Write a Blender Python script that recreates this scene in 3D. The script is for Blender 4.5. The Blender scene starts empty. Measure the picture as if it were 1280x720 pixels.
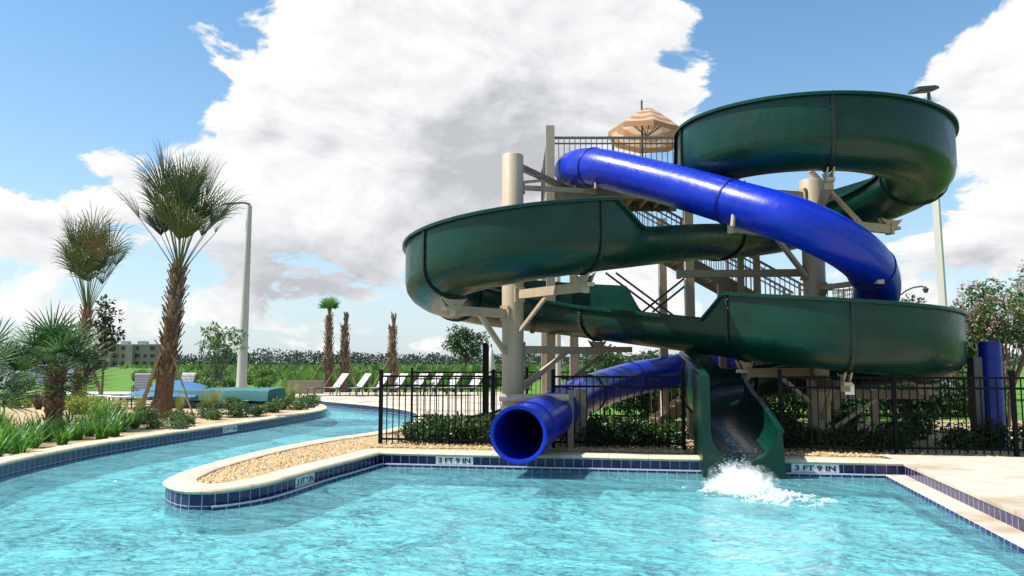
import bpy, bmesh, math, random
from mathutils import Vector, Matrix, noise
R = math.radians
random.seed(11)
S = bpy.context.scene
COL = S.collection

# ------------------------------------------------------------------ camera
F = 985.0; HZ = 454.0; H = 1.45
TP = (HZ - 360.0) / F
PITCH = math.atan(TP)
cam_d = bpy.data.cameras.new('camera'); cam = bpy.data.objects.new('camera', cam_d); COL.objects.link(cam)
cam.location = (0, 0, H); cam.rotation_euler = (math.pi / 2 + PITCH, 0, 0)
cam_d.sensor_width = 36; cam_d.lens = 36 * F / 1280; cam_d.clip_end = 4000; cam_d.clip_start = 0.05
S.camera = cam
CP, SP = math.cos(PITCH), math.sin(PITCH)

def P(px, py, d):
    """world point seen at photo pixel px,py whose distance along y is d"""
    u = (px - 640) / F; v = (360 - py) / F
    k = d / (CP - v * SP)
    return Vector((u * k, d, H + (SP + v * CP) * k))

def G(px, py, z=0.0):
    u = (px - 640) / F; v = (360 - py) / F
    k = (z - H) / (SP + v * CP)
    return Vector((u * k, (CP - v * SP) * k, z))

# ------------------------------------------------------------------ mesh helpers
class MB:
    def __init__(s):
        s.v = []; s.f = []; s.uv = None
    def add(s, vs, fs):
        o = len(s.v)
        s.v.extend([tuple(p) for p in vs])
        s.f.extend([tuple(i + o for i in f) for f in fs])
    def box(s, c, size, rz=0.0, M=None):
        x, y, z = [q / 2 for q in size]
        pts = [Vector((a * x, b * y, e * z)) for a in (-1, 1) for b in (-1, 1) for e in (-1, 1)]
        m = M or Matrix.Rotation(rz, 3, 'Z')
        s.add([m @ p + Vector(c) for p in pts],
              [(0, 1, 3, 2), (4, 6, 7, 5), (0, 4, 5, 1), (2, 3, 7, 6), (0, 2, 6, 4), (1, 5, 7, 3)])
        return s
    def beam(s, a, b, w, h):
        """rectangular bar from a to b, w wide (horizontal), h tall"""
        a = Vector(a); b = Vector(b); d = b - a; L = d.length; d.normalize()
        up = Vector((0, 0, 1)) if abs(d.z) < 0.98 else Vector((0, 1, 0))
        sd = d.cross(up).normalized(); up = sd.cross(d)
        M = Matrix((sd, d, up)).transposed()
        return s.box((a + b) / 2, (w, L, h), M=M)
    def cyl(s, a, b, r0, r1=None, n=12, caps=True):
        a = Vector(a); b = Vector(b); r1 = r0 if r1 is None else r1
        d = (b - a).normalized()
        up = Vector((0, 0, 1)) if abs(d.z) < 0.95 else Vector((1, 0, 0))
        e1 = d.cross(up).normalized(); e2 = d.cross(e1)
        vs = []
        for p, r in ((a, r0), (b, r1)):
            for i in range(n):
                t = 2 * math.pi * i / n
                vs.append(p + e1 * (r * math.cos(t)) + e2 * (r * math.sin(t)))
        fs = [(i, (i + 1) % n, n + (i + 1) % n, n + i) for i in range(n)]
        if caps: fs += [tuple(range(n - 1, -1, -1)), tuple(range(n, 2 * n))]
        s.add(vs, fs); return s
    def pipe(s, pts, rad, n=8, caps=True):
        pts = [Vector(p) for p in pts]
        rad = rad if isinstance(rad, (list, tuple)) else [rad] * len(pts)
        vs = []; N = len(pts); e1 = None
        for k in range(N):
            d = (pts[min(k + 1, N - 1)] - pts[max(k - 1, 0)]).normalized()
            if e1 is None:
                up = Vector((0, 0, 1)) if abs(d.z) < 0.9 else Vector((1, 0, 0))
                e1 = d.cross(up).normalized()
            else:
                e1 = (e1 - d * e1.dot(d)).normalized()
            e2 = d.cross(e1)
            for i in range(n):
                t = 2 * math.pi * i / n
                vs.append(pts[k] + (e1 * math.cos(t) + e2 * math.sin(t)) * rad[k])
        fs = []
        for k in range(N - 1):
            for i in range(n):
                j = (i + 1) % n
                fs.append((k * n + i, k * n + j, (k + 1) * n + j, (k + 1) * n + i))
        if caps: fs += [tuple(range(n - 1, -1, -1)), tuple(range((N - 1) * n, N * n))]
        s.add(vs, fs); return s
    def lathe(s, prof, c=(0, 0, 0), n=24, caps=False):
        vs = []; c = Vector(c)
        for r, z in prof:
            for i in range(n):
                t = 2 * math.pi * i / n
                vs.append(c + Vector((r * math.cos(t), r * math.sin(t), z)))
        fs = []
        for k in range(len(prof) - 1):
            for i in range(n):
                j = (i + 1) % n
                fs.append((k * n + i, k * n + j, (k + 1) * n + j, (k + 1) * n + i))
        if caps:
            fs += [tuple(range(n - 1, -1, -1)), tuple(range((len(prof) - 1) * n, len(prof) * n))]
        s.add(vs, fs); return s
    def leaf(s, p, d, nrm, L, W):
        """pointed leaf (two-triangle diamond bent along its rib)"""
        d = d.normalized(); sd = d.cross(nrm)
        if sd.length < 1e-4: sd = d.cross(Vector((0.3, 0.9, 0.2)))
        sd.normalize(); up = sd.cross(d)
        a = p; b = p + d * (L * .5) + sd * (W * .5) + up * (.08 * L); c = p + d * L - up * (.1 * L); e = p + d * (L * .5) - sd * (W * .5) + up * (.08 * L)
        s.add([a, b, c, e], [(0, 1, 2, 3)])
    def build(s, name, m, parent=None, smooth=None, loc=None):
        me = bpy.data.meshes.new(name); me.from_pydata(s.v, [], s.f)
        me.materials.append(m)
        if smooth is not None:
            me.polygons.foreach_set('use_smooth', [True] * len(me.polygons))
            me.update()
            if smooth > 0: me.set_sharp_from_angle(angle=R(smooth))
        me.update()
        o = bpy.data.objects.new(name, me); COL.objects.link(o)
        if parent is not None: o.parent = parent
        if loc is not None: o.location = loc
        return o

def tag(o, label=None, cat=None, group=None, kind=None):
    if label: o['label'] = label
    if cat: o['category'] = cat
    if group: o['group'] = group
    if kind: o['kind'] = kind
    return o

def thing(name, label, cat, loc=(0, 0, 0), rz=0.0, group=None):
    o = bpy.data.objects.new(name, None); COL.objects.link(o)
    o.location = loc; o.rotation_euler = (0, 0, rz); o.empty_display_size = .2
    return tag(o, label, cat, group)

def dup(root, loc, rz=0.0, sc=1.0, label=None):
    r = root.copy(); COL.objects.link(r); r.location = loc; r.rotation_euler = (0, 0, rz); r.scale = (sc, sc, sc)
    if label: r['label'] = label
    for ch in list(root.children):
        c = ch.copy(); COL.objects.link(c); c.parent = r
        for g in list(ch.children):
            d = g.copy(); COL.objects.link(d); d.parent = c
    return r

def catmull(pts, step, closed=False):
    """centripetal-ish Catmull-Rom resample of 2D/3D points"""
    pts = [Vector(p) for p in pts]; out = []
    N = len(pts)
    for i in range(N - 1):
        p1, p2 = pts[i], pts[i + 1]
        p0 = pts[i - 1] if i > 0 else p1 * 2 - p2
        p3 = pts[i + 2] if i + 2 < N else p2 * 2 - p1
        L = (p2 - p1).length; n = max(1, int(round(L / step)))
        d0 = max((p1 - p0).length, 1e-3) ** .5; d1 = max(L, 1e-3) ** .5; d2 = max((p3 - p2).length, 1e-3) ** .5
        m1 = ((p1 - p0) / d0 - (p2 - p0) / (d0 + d1) + (p2 - p1) / d1) * d1
        m2 = ((p2 - p1) / d1 - (p3 - p1) / (d1 + d2) + (p3 - p2) / d2) * d1
        for k in range(n):
            t = k / n; t2 = t * t; t3 = t2 * t
            out.append(p1 * (2 * t3 - 3 * t2 + 1) + m1 * (t3 - 2 * t2 + t) + p2 * (-2 * t3 + 3 * t2) + m2 * (t3 - t2))
    out.append(pts[-1]); return out

def interp(x, xs, ys):
    """monotone cubic interpolation"""
    n = len(xs)
    if x <= xs[0]: return ys[0]
    if x >= xs[-1]: return ys[-1]
    d = [(ys[i + 1] - ys[i]) / (xs[i + 1] - xs[i]) for i in range(n - 1)]
    m = [d[0]] + [0 if d[i - 1] * d[i] <= 0 else 2 * d[i - 1] * d[i] / (d[i - 1] + d[i]) for i in range(1, n - 1)] + [d[-1]]
    i = max(k for k in range(n - 1) if xs[k] <= x)
    h = xs[i + 1] - xs[i]; t = (x - xs[i]) / h
    return ys[i] * (2 * t**3 - 3 * t**2 + 1) + h * m[i] * (t**3 - 2 * t**2 + t) + ys[i + 1] * (-2 * t**3 + 3 * t**2) + h * m[i + 1] * (t**3 - t**2)

def lin(x, xs, ys):
    if x <= xs[0]: return ys[0]
    for i in range(len(xs) - 1):
        if x <= xs[i + 1]:
            return ys[i] + (ys[i + 1] - ys[i]) * (x - xs[i]) / (xs[i + 1] - xs[i])
    return ys[-1]

# ------------------------------------------------------------------ materials
class NT:
    """small node-tree helper"""
    def __init__(s, tree): s.t = tree; s.N = tree.nodes; s.L = tree.links
    def n(s, typ, **kw):
        o = s.N.new(typ)
        for k, v in kw.items():
            if k == 'inp':
                for a, b in v.items():
                    if isinstance(b, bpy.types.NodeSocket): s.L.new(b, o.inputs[a])
                    else: o.inputs[a].default_value = b
            else: setattr(o, k, v)
        return o
    def m(s, op, a, b=0.0, c=None, clamp=False):
        o = s.N.new('ShaderNodeMath'); o.operation = op; o.use_clamp = clamp
        for i, q in enumerate((a, b) if c is None else (a, b, c)):
            if isinstance(q, bpy.types.NodeSocket): s.L.new(q, o.inputs[i])
            else: o.inputs[i].default_value = q
        return o.outputs[0]
    def ramp(s, fac, stops):
        o = s.N.new('ShaderNodeValToRGB'); e = o.color_ramp.elements
        while len(e) < len(stops): e.new(.5)
        for q, (p, c) in zip(e, stops):
            q.position = p; q.color = (*c, 1) if len(c) == 3 else c
        s.L.new(fac, o.inputs[0]); return o.outputs[0]
    def sm(s, x, lo, hi):
        o = s.N.new('ShaderNodeMapRange'); o.interpolation_type = 'SMOOTHSTEP'
        o.inputs[1].default_value = lo; o.inputs[2].default_value = hi
        s.L.new(x, o.inputs[0]); return o.outputs[0]

def mat(name):
    m = bpy.data.materials.new(name); m.use_nodes = True
    t = NT(m.node_tree); b = m.node_tree.nodes['Principled BSDF']
    return m, t, b

def simple(name, col, rough=.5, metal=0.0, coat=0.0, var=.12, scale=6.0, bump=0.0, bscale=60.0, spec=.5, dirt=None, streak=False):
    m, t, b = mat(name)
    co = t.n('ShaderNodeTexCoord').outputs['Object']
    mp = t.n('ShaderNodeMapping', inp={0: co})
    if streak: mp.inputs[3].default_value = (1, 1, .12)
    nz = t.n('ShaderNodeTexNoise', inp={'Vector': mp.outputs[0], 'Scale': scale, 'Detail': 6.0, 'Roughness': .62})
    lo = tuple(c * (1 - var) for c in col); hi = tuple(min(1, c * (1 + var)) for c in col)
    c = t.ramp(nz.outputs[0], [(.3, lo), (.7, hi)])
    if dirt:
        n2 = t.n('ShaderNodeTexNoise', inp={'Vector': mp.outputs[0], 'Scale': scale * .37, 'Detail': 8.0, 'Roughness': .7})
        f = t.sm(n2.outputs[0], .52, .7)
        mx = t.n('ShaderNodeMix', data_type='RGBA'); t.L.new(f, mx.inputs[0]); t.L.new(c, mx.inputs[6]); mx.inputs[7].default_value = (*dirt, 1)
        c = mx.outputs[2]
    t.L.new(c, b.inputs['Base Color'])
    rr = t.n('ShaderNodeMapRange', inp={0: nz.outputs[0], 3: max(.02, rough - .08), 4: min(1, rough + .1)})
    t.L.new(rr.outputs[0], b.inputs['Roughness'])
    b.inputs['Metallic'].default_value = metal; b.inputs['Coat Weight'].default_value = coat; b.inputs['Specular IOR Level'].default_value = spec
    b.inputs['Coat Roughness'].default_value = .08
    if bump:
        n3 = t.n('ShaderNodeTexNoise', inp={'Vector': co, 'Scale': bscale, 'Detail': 5.0})
        bp = t.n('ShaderNodeBump', inp={'Strength': bump, 'Distance': .01, 'Height': n3.outputs[0]})
        t.L.new(bp.outputs[0], b.inputs['Normal'])
    return m

def leafmat(name, cols, trans=.3, rough=.45):
    m, t, b = mat(name)
    g = t.n('ShaderNodeNewGeometry')
    n = len(cols)
    c = t.ramp(g.outputs['Random Per Island'], [(i / (n - 1), q) for i, q in enumerate(cols)])
    t.L.new(c, b.inputs['Base Color']); b.inputs['Roughness'].default_value = rough
    tr = t.n('ShaderNodeBsdfTranslucent')
    hs = t.n('ShaderNodeHueSaturation', inp={'Hue': .48, 'Saturation': 1.1, 'Value': 1.5, 'Color': c})
    t.L.new(hs.outputs[0], tr.inputs[0])
    mx = t.n('ShaderNodeMixShader', inp={0: trans})
    t.L.new(b.outputs[0], mx.inputs[1]); t.L.new(tr.outputs[0], mx.inputs[2])
    t.L.new(mx.outputs[0], m.node_tree.nodes['Material Output'].inputs[0])
    return m

M = {}
def fibreglass(name, col, var, rough):
    m, t, b = mat(name)
    co = t.n('ShaderNodeTexCoord').outputs['Object']
    nz = t.n('ShaderNodeTexNoise', inp={'Vector': co, 'Scale': 1.3, 'Detail': 7.0, 'Roughness': .6})
    c = t.ramp(nz.outputs[0], [(.3, tuple(q * (1 - var) for q in col)), (.7, tuple(q * (1 + var) for q in col))])
    # sun fade, water runs and scuffs
    ms_ = t.n('ShaderNodeMapping', inp={0: co, 3: (5, 5, .35)})
    sk = t.n('ShaderNodeTexNoise', inp={'Vector': ms_.outputs[0], 'Scale': 2.6, 'Detail': 7.0, 'Roughness': .72})
    fd_ = t.m('MULTIPLY', t.sm(sk.outputs[0], .52, .78), .20)
    mxf = t.n('ShaderNodeMix', data_type='RGBA'); t.L.new(fd_, mxf.inputs[0]); t.L.new(c, mxf.inputs[6]); mxf.inputs[7].default_value = (*[q * 1.8 + .012 for q in col], 1)
    t.L.new(mxf.outputs[2], b.inputs['Base Color'])
    mp = t.n('ShaderNodeMapping', inp={0: co, 3: (3, 3, 1.0)})
    n2 = t.n('ShaderNodeTexNoise', inp={'Vector': mp.outputs[0], 'Scale': 4.0, 'Detail': 8.0, 'Roughness': .7})
    rr = t.n('ShaderNodeMapRange', inp={0: n2.outputs[0], 1: .3, 2: .7, 3: rough, 4: rough + .2}); t.L.new(rr.outputs[0], b.inputs['Roughness'])
    n3 = t.n('ShaderNodeTexNoise', inp={'Vector': co, 'Scale': 5.0, 'Detail': 3.0})
    n4 = t.n('ShaderNodeTexNoise', inp={'Vector': co, 'Scale': 90.0, 'Detail': 2.0})
    hh = t.m('ADD', n3.outputs[0], t.m('MULTIPLY', n4.outputs[0], .06))
    bp = t.n('ShaderNodeBump', inp={'Strength': .35, 'Distance': .02, 'Height': hh}); t.L.new(bp.outputs[0], b.inputs['Normal'])
    b.inputs['Coat Weight'].default_value = .06; b.inputs['Coat Roughness'].default_value = .1; b.inputs['Specular IOR Level'].default_value = .34
    return m
M['green'] = fibreglass('green_fibreglass', (.0003, .031, .019), .30, .22)
M['green_dark'] = simple('green_flange', (.002, .014, .011), .45, var=.3)
M['blue'] = fibreglass('blue_fibreglass', (.002, .024, .40), .15, .22)
M['blue_ring'] = simple('blue_flange', (.004, .012, .20), .4, var=.2)
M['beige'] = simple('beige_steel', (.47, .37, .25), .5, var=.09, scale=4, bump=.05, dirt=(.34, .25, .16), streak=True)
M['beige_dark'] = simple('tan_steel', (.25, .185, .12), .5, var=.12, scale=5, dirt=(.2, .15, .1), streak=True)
M['rail'] = simple('grey_rail_metal', (.16, .145, .125), .4, var=.15)
M['black'] = simple('black_iron', (.003, .003, .0035), .55, var=.3, scale=20, spec=.15)
M['white_sling'] = simple('white_sling_fabric', (.62, .60, .56), .75, var=.06, scale=30, bump=.2, bscale=200)
M['dark_frame'] = simple('bronze_frame', (.05, .045, .04), .4, var=.2)
M['concrete_pole'] = simple('concrete_pole', (.46, .44, .40), .8, var=.1, scale=3, bump=.15, dirt=(.34, .31, .27), streak=True)
M['grey_metal'] = simple('dark_grey_metal', (.07, .07, .07), .4, var=.2)
M['pole_paint'] = simple('pale_pole_paint', (.55, .52, .46), .45, var=.06, streak=True, dirt=(.45, .41, .34))
M['wood'] = simple('bare_timber', (.36, .24, .13), .8, var=.3, scale=9, streak=True, bump=.3, bscale=40)
M['bark'] = simple('grey_bark', (.17, .13, .09), .9, var=.4, scale=14, bump=.6, bscale=40)
M['palmbark'] = simple('palm_fibre_bark', (.15, .085, .05), .9, var=.5, scale=16, bump=.8, bscale=60)
M['boot'] = leafmat('palm_boot', [(.10, .06, .035), (.22, .14, .08), (.30, .21, .13), (.14, .08, .05)], trans=.05, rough=.8)
M['plaque'] = simple('white_ceramic', (.78, .78, .75), .25, var=.05)
M['ink'] = simple('black_lettering', (.01, .01, .012), .4, var=.2)
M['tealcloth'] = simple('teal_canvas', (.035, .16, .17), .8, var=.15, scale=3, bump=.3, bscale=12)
M['bluecloth'] = simple('blue_canvas', (.03, .13, .29), .75, var=.12, scale=3, bump=.3, bscale=12)
M['carpaint'] = simple('silver_car_paint', (.62, .63, .64), .3, metal=.3, coat=.6, var=.03)
M['redpaint'] = simple('dark_red_car_paint', (.16, .02, .02), .3, coat=.6, var=.05)
M['glass'] = simple('dark_window_glass', (.015, .02, .025), .06, var=.1)
M['rubber'] = simple('black_rubber', (.015, .015, .015), .8, var=.2)
M['buildwall'] = simple('grey_rendered_wall', (.30, .25, .215), .85, var=.12, scale=.4, dirt=(.22, .18, .16))
M['leaf_hedge'] = leafmat('hedge_leaf', [(.012, .038, .009), (.024, .070, .015), (.042, .11, .023), (.07, .135, .04)])
M['leaf_tree'] = leafmat('tree_leaf', [(.02, .05, .015), (.04, .09, .025), (.07, .13, .04), (.05, .10, .03)])
M['leaf_pale'] = leafmat('pale_tree_leaf', [(.06, .12, .035), (.10, .17, .05), (.15, .22, .08), (.08, .14, .05)], trans=.4)
M['leaf_magnolia'] = leafmat('magnolia_leaf', [(.012, .03, .012), (.025, .055, .018), (.05, .08, .03), (.10, .075, .035)])
M['blossom'] = leafmat('pink_blossom', [(.50, .31, .33), (.60, .44, .43), (.46, .28, .30), (.52, .42, .36)], trans=.35, rough=.7)
M['leaf_strap'] = leafmat('strap_leaf', [(.03, .12, .02), (.06, .20, .035), (.10, .27, .05), (.045, .15, .03)], trans=.35)
M['leaf_cover'] = leafmat('ground_cover_leaf', [(.025, .07, .02), (.05, .12, .03), (.09, .16, .05), (.13, .20, .06)], trans=.3)
M['leaf_lime'] = leafmat('lime_leaf', [(.12, .20, .03), (.20, .27, .05), (.26, .30, .07), (.10, .16, .03)], trans=.35)
M['leaf_red'] = leafmat('cordyline_leaf', [(.05, .015, .02), (.10, .03, .03), (.16, .06, .04), (.04, .03, .02)], trans=.25)
M['grass_tuft'] = leafmat('fountain_grass', [(.10, .17, .03), (.20, .24, .06), (.28, .27, .10), (.14, .20, .04)], trans=.35)
M['palm_leaf'] = leafmat('palm_blade', [(.02, .048, .012), (.035, .075, .02), (.055, .10, .028), (.085, .11, .035)], trans=.25)
M['palm_dry'] = leafmat('dry_palm_blade', [(.10, .11, .04), (.18, .14, .06), (.24, .16, .07), (.07, .09, .03)], trans=.25)
M['palm_green'] = leafmat('fan_palm_blade', [(.02, .065, .018), (.035, .10, .03), (.06, .15, .05), (.10, .19, .08)], trans=.25, rough=.55)
M['petiole'] = simple('palm_stalk', (.13, .16, .06), .5, var=.3)
M['leaf_field'] = leafmat('field_leaf', [(.04, .10, .02), (.07, .16, .03), (.11, .21, .045), (.14, .23, .07)], trans=.3)
M['wood_far'] = leafmat('distant_wood_leaf', [(.012, .03, .018), (.02, .045, .024), (.032, .06, .03), (.024, .05, .022)], trans=.1)

def ground_mat(name, stops, scale, bump=.4, bscale=30, big=None, rough=.9):
    m, t, b = mat(name)
    co = t.n('ShaderNodeTexCoord').outputs['Object']
    nz = t.n('ShaderNodeTexNoise', inp={'Vector': co, 'Scale': scale, 'Detail': 10.0, 'Roughness': .7})
    c = t.ramp(nz.outputs[0], stops)
    if big:
        n2 = t.n('ShaderNodeTexNoise', inp={'Vector': co, 'Scale': big[0], 'Detail': 6.0, 'Roughness': .6})
        f = t.sm(n2.outputs[0], big[2], big[3])
        mx = t.n('ShaderNodeMix', data_type='RGBA'); t.L.new(f, mx.inputs[0]); t.L.new(c, mx.inputs[6]); mx.inputs[7].default_value = (*big[1], 1)
        c = mx.outputs[2]
    t.L.new(c, b.inputs['Base Color']); b.inputs['Roughness'].default_value = rough; b.inputs['Specular IOR Level'].default_value = .25
    n3 = t.n('ShaderNodeTexNoise', inp={'Vector': co, 'Scale': bscale, 'Detail': 6.0})
    bp = t.n('ShaderNodeBump', inp={'Strength': bump, 'Distance': .02, 'Height': n3.outputs[0]}); t.L.new(bp.outputs[0], b.inputs['Normal'])
    return m
M['lawn'] = ground_mat('lawn', [(.3, (.05, .13, .012)), (.5, (.085, .20, .02)), (.7, (.12, .25, .03))], .8, bscale=20, big=(.02, (.10, .15, .03), .5, .7))
M['deckc'] = ground_mat('broom_concrete', [(.25, (.43, .37, .30)), (.5, (.52, .46, .38)), (.75, (.59, .53, .45))], 3.0, bump=.12, bscale=90, big=(.55, (.38, .30, .21), .50, .64))
M['coping'] = ground_mat('cast_coping', [(.25, (.50, .43, .30)), (.5, (.60, .52, .38)), (.75, (.68, .60, .46))], 5.0, bump=.25, bscale=50, big=(1.1, (.45, .37, .25), .5, .7))
M['gravelbed'] = ground_mat('gravel_soil', [(.3, (.26, .18, .10)), (.5, (.48, .36, .20)), (.7, (.62, .49, .31))], 16.0, bump=1.0, bscale=45, big=(.6, (.27, .18, .10), .55, .72))
def joints(m, uv, period, width, dark):
    t_ = NT(m.node_tree); b_ = m.node_tree.nodes['Principled BSDF']; src = b_.inputs['Base Color'].links[0].from_socket
    co_ = t_.n('ShaderNodeTexCoord').outputs['UV' if uv else 'Object']; mp_ = t_.n('ShaderNodeMapping', inp={0: co_, 2: (0, 0, 0 if uv else R(-8.2))})
    se = t_.n('ShaderNodeSeparateXYZ', inp={0: mp_.outputs[0]}); f = None
    for ax in ((0,) if uv else (0, 1)):
        q = t_.m('LESS_THAN', t_.m('FRACT', t_.m('MULTIPLY', se.outputs[ax], 1 / period)), width / period); f = q if f is None else t_.m('MAXIMUM', f, q)
    x_ = t_.n('ShaderNodeMix', data_type='RGBA'); t_.L.new(t_.m('MULTIPLY', f, .75), x_.inputs[0]); t_.L.new(src, x_.inputs[6]); x_.inputs[7].default_value = (*dark, 1); t_.L.new(x_.outputs[2], b_.inputs['Base Color'])
joints(M['coping'], True, .62, .008, (.22, .18, .12)); joints(M['deckc'], False, 2.4, .014, (.20, .17, .13))
M['road'] = ground_mat('pale_path', [(.3, (.44, .42, .38)), (.7, (.56, .53, .48))], 2.0, bump=.1)
def pebble_mat():
    m, t, b = mat('river_pebble')
    g = t.n('ShaderNodeNewGeometry')
    c = t.ramp(g.outputs['Random Per Island'], [(0, (.36, .22, .09)), (.35, (.50, .34, .15)), (.6, (.60, .45, .24)), (.8, (.26, .15, .07)), (1, (.64, .54, .36))])
    t.L.new(c, b.inputs['Base Color']); b.inputs['Roughness'].default_value = .7
    return m
M['pebble'] = pebble_mat()

def tile_mat(name, c1, c2, grout, bw=.15, bh=.15):
    m, t, b = mat(name)
    uv = t.n('ShaderNodeTexCoord').outputs['UV']
    br = t.n('ShaderNodeTexBrick', inp={'Vector': uv, 'Color1': (*c1, 1), 'Color2': (*c2, 1), 'Mortar': (*grout, 1), 'Scale': 1.0, 'Mortar Size': .006, 'Mortar Smooth': .2, 'Bias': 0.0, 'Brick Width': bw, 'Row Height': bh})
    br.offset = 0.0; br.squash = 1.0
    t.L.new(br.outputs[0], b.inputs['Base Color'])
    ns_ = t.n('ShaderNodeTexNoise', inp={'Vector': uv, 'Scale': 7.0, 'Detail': 8.0, 'Roughness': .75})
    lx = t.n('ShaderNodeMix', data_type='RGBA'); t.L.new(t.m('MULTIPLY', t.sm(ns_.outputs[0], .50, .8), .45), lx.inputs[0]); t.L.new(br.outputs[0], lx.inputs[6]); lx.inputs[7].default_value = (.20, .20, .26, 1); t.L.new(lx.outputs[2], b.inputs['Base Color'])
    rr = t.n('ShaderNodeMapRange', inp={0: br.outputs[1], 3: .2, 4: .7}); t.L.new(rr.outputs[0], b.inputs['Roughness'])
    bp = t.n('ShaderNodeBump', invert=True, inp={'Strength': .4, 'Distance': .004, 'Height': br.outputs[1]}); t.L.new(bp.outputs[0], b.inputs['Normal'])
    return m
M['tile'] = tile_mat('navy_tile', (.008, .008, .06), (.016, .014, .10), (.36, .36, .44))
M['plaster'] = simple('pool_plaster', (.35, .75, .79), .7, var=.10, scale=.8)
# ------------------------------------------------------------------ sky, sun
SUN_AZ, SUN_EL = R(-95), R(54)          # azimuth from +y towards +x
sd = Vector((math.sin(SUN_AZ) * math.cos(SUN_EL), math.cos(SUN_AZ) * math.cos(SUN_EL), math.sin(SUN_EL)))
W = bpy.data.worlds.new('World'); S.world = W; W.use_nodes = True
t = NT(W.node_tree)
bg = W.node_tree.nodes['Background']; outw = W.node_tree.nodes['World Output']
sky = t.n('ShaderNodeTexSky'); sky.sky_type = 'NISHITA'; sky.sun_disc = False
sky.sun_elevation = SUN_EL; sky.sun_rotation = SUN_AZ % (2 * math.pi)
sky.altitude = 20; sky.air_density = 1.0; sky.dust_density = .6; sky.ozone_density = 1.6
skyh = t.n('ShaderNodeHueSaturation', inp={'Hue': .492, 'Saturation': 1.22, 'Value': 1.0, 'Color': sky.outputs[0]})
t.L.new(skyh.outputs[0], bg.inputs[0]); bg.inputs[1].default_value = .128
gen = t.n('ShaderNodeTexCoord').outputs['Generated']
sp = t.n('ShaderNodeSeparateXYZ', inp={0: gen})
az = t.m('ARCTAN2', sp.outputs[0], sp.outputs[1]); el = t.m('ARCSINE', sp.outputs[2])
def ae(px, py):
    d = (P(px, py, 100) - Vector((0, 0, H))).normalized()
    return math.atan2(d.x, d.y), math.asin(d.z)
def blob(px, py, sx, sy, w):
    a, e = ae(px, py)
    q = t.m('ADD', t.m('POWER', t.m('MULTIPLY', t.m('SUBTRACT', az, a), F / sx), 2.0), t.m('POWER', t.m('MULTIPLY', t.m('SUBTRACT', el, e), F / sy), 2.0))
    return t.m('MULTIPLY', t.m('EXPONENT', t.m('MULTIPLY', q, -1.0)), w)
def total(lst):
    o = None
    for b in lst:
        x = blob(*b); o = x if o is None else t.m('ADD', o, x)
    return o
cover = total([(470, 60, 210, 140, .42), (640, 110, 200, 150, .42), (560, 230, 230, 110, .40), (330, 220, 230, 60, .29), (120, 225, 190, 70, .31), (60, 310, 150, 40, .06), (180, 345, 120, 26, -.16), (330, 300, 60, 30, -.14), (40, 395, 120, 20, .10), (520, 395, 160, 22, -.14), (230, 395, 120, 22, .08), (800, 20, 110, 70, .30), (250, 30, 70, 60, .15),
               (1240, 90, 90, 90, .40), (1200, 200, 90, 120, .34), (1260, 300, 130, 60, .06), (720, 330, 200, 80, .10), (860, 150, 60, 40, .12), (450, 392, 330, 50, .17), (850, 300, 60, 40, -.08), (400, 350, 120, 30, .12), (880, 380, 100, 50, .16), (1100, 340, 100, 40, .02),
               (70, 70, 190, 95, -.48), (240, 330, 60, 40, -.12), (30, 410, 90, 30, -.1), (380, 330, 40, 25, -.10), (590, 250, 70, 14, -.14), (1000, 60, 120, 110, -.50), (880, 130, 60, 40, -.12), (1090, 170, 80, 90, -.30), (820, 75, 45, 22, -.30), (330, 170, 60, 25, -.02), (700, 400, 90, 50, -.10), (600, 255, 40, 14, -.10), (1060, 240, 90, 60, -.18), (1255, 25, 60, 40, -.10)])
vm = t.n('ShaderNodeMapping', inp={0: gen, 3: (1.0, 1.0, 1.75)})
vs = t.n('ShaderNodeMapping', inp={0: gen, 1: tuple(c * .035 for c in sd), 3: (1.0, 1.0, 1.75)})
def fbm(vec, sc, det=9.0, ro=.56, dist=0.0):
    return t.n('ShaderNodeTexNoise', inp={'Vector': vec, 'Scale': sc, 'Detail': det, 'Roughness': ro, 'Distortion': dist}).outputs[0]
n1 = fbm(vm.outputs[0], 5.6, 12.0, .59, .3)
n1s = fbm(vs.outputs[0], 5.6, 12.0, .59, .3)
dens = t.m('ADD', t.m('MULTIPLY_ADD', n1, 1.75, -.375), t.m('MULTIPLY', cover, .92))
denss = t.m('ADD', t.m('MULTIPLY_ADD', n1s, 1.75, -.375), t.m('MULTIPLY', cover, .92))
mask = t.sm(dens, .565, .675)
# lit rims towards the sun, grey thick middles
grey = total([(600, 215, 170, 85, .95), (700, 90, 130, 130, .62), (540, 300, 120, 40, .5), (400, 345, 120, 45, .75), (100, 320, 170, 45, .45), (480, 370, 160, 35, .5), (1250, 215, 60, 90, .35), (880, 30, 60, 60, .3), (1220, 310, 80, 40, .3), (270, 300, 140, 40, .35)])
n2 = fbm(vm.outputs[0], 3.4, 8.0, .6)
rim = t.m('MULTIPLY', t.m('SUBTRACT', denss, dens), 1.7)
gr = t.m('ADD', t.m('MULTIPLY', grey, t.m('ADD', t.m('MULTIPLY_ADD', n2, 1.9, -.42), t.m('MULTIPLY_ADD', n1, 1.6, -.72))), t.m('ADD', rim, .02))
gr = t.m('ADD', gr, t.m('MULTIPLY', t.sm(n2, .45, .75), .16), clamp=True)
ccol = t.ramp(t.m('MULTIPLY', gr, .88), [(0, (1, 1, 1)), (.32, (.86, .87, .89)), (.65, (.66, .675, .70)), (1, (.48, .495, .53))])
bgc = t.n('ShaderNodeBackground', inp={'Color': ccol, 'Strength': .70})
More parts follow.
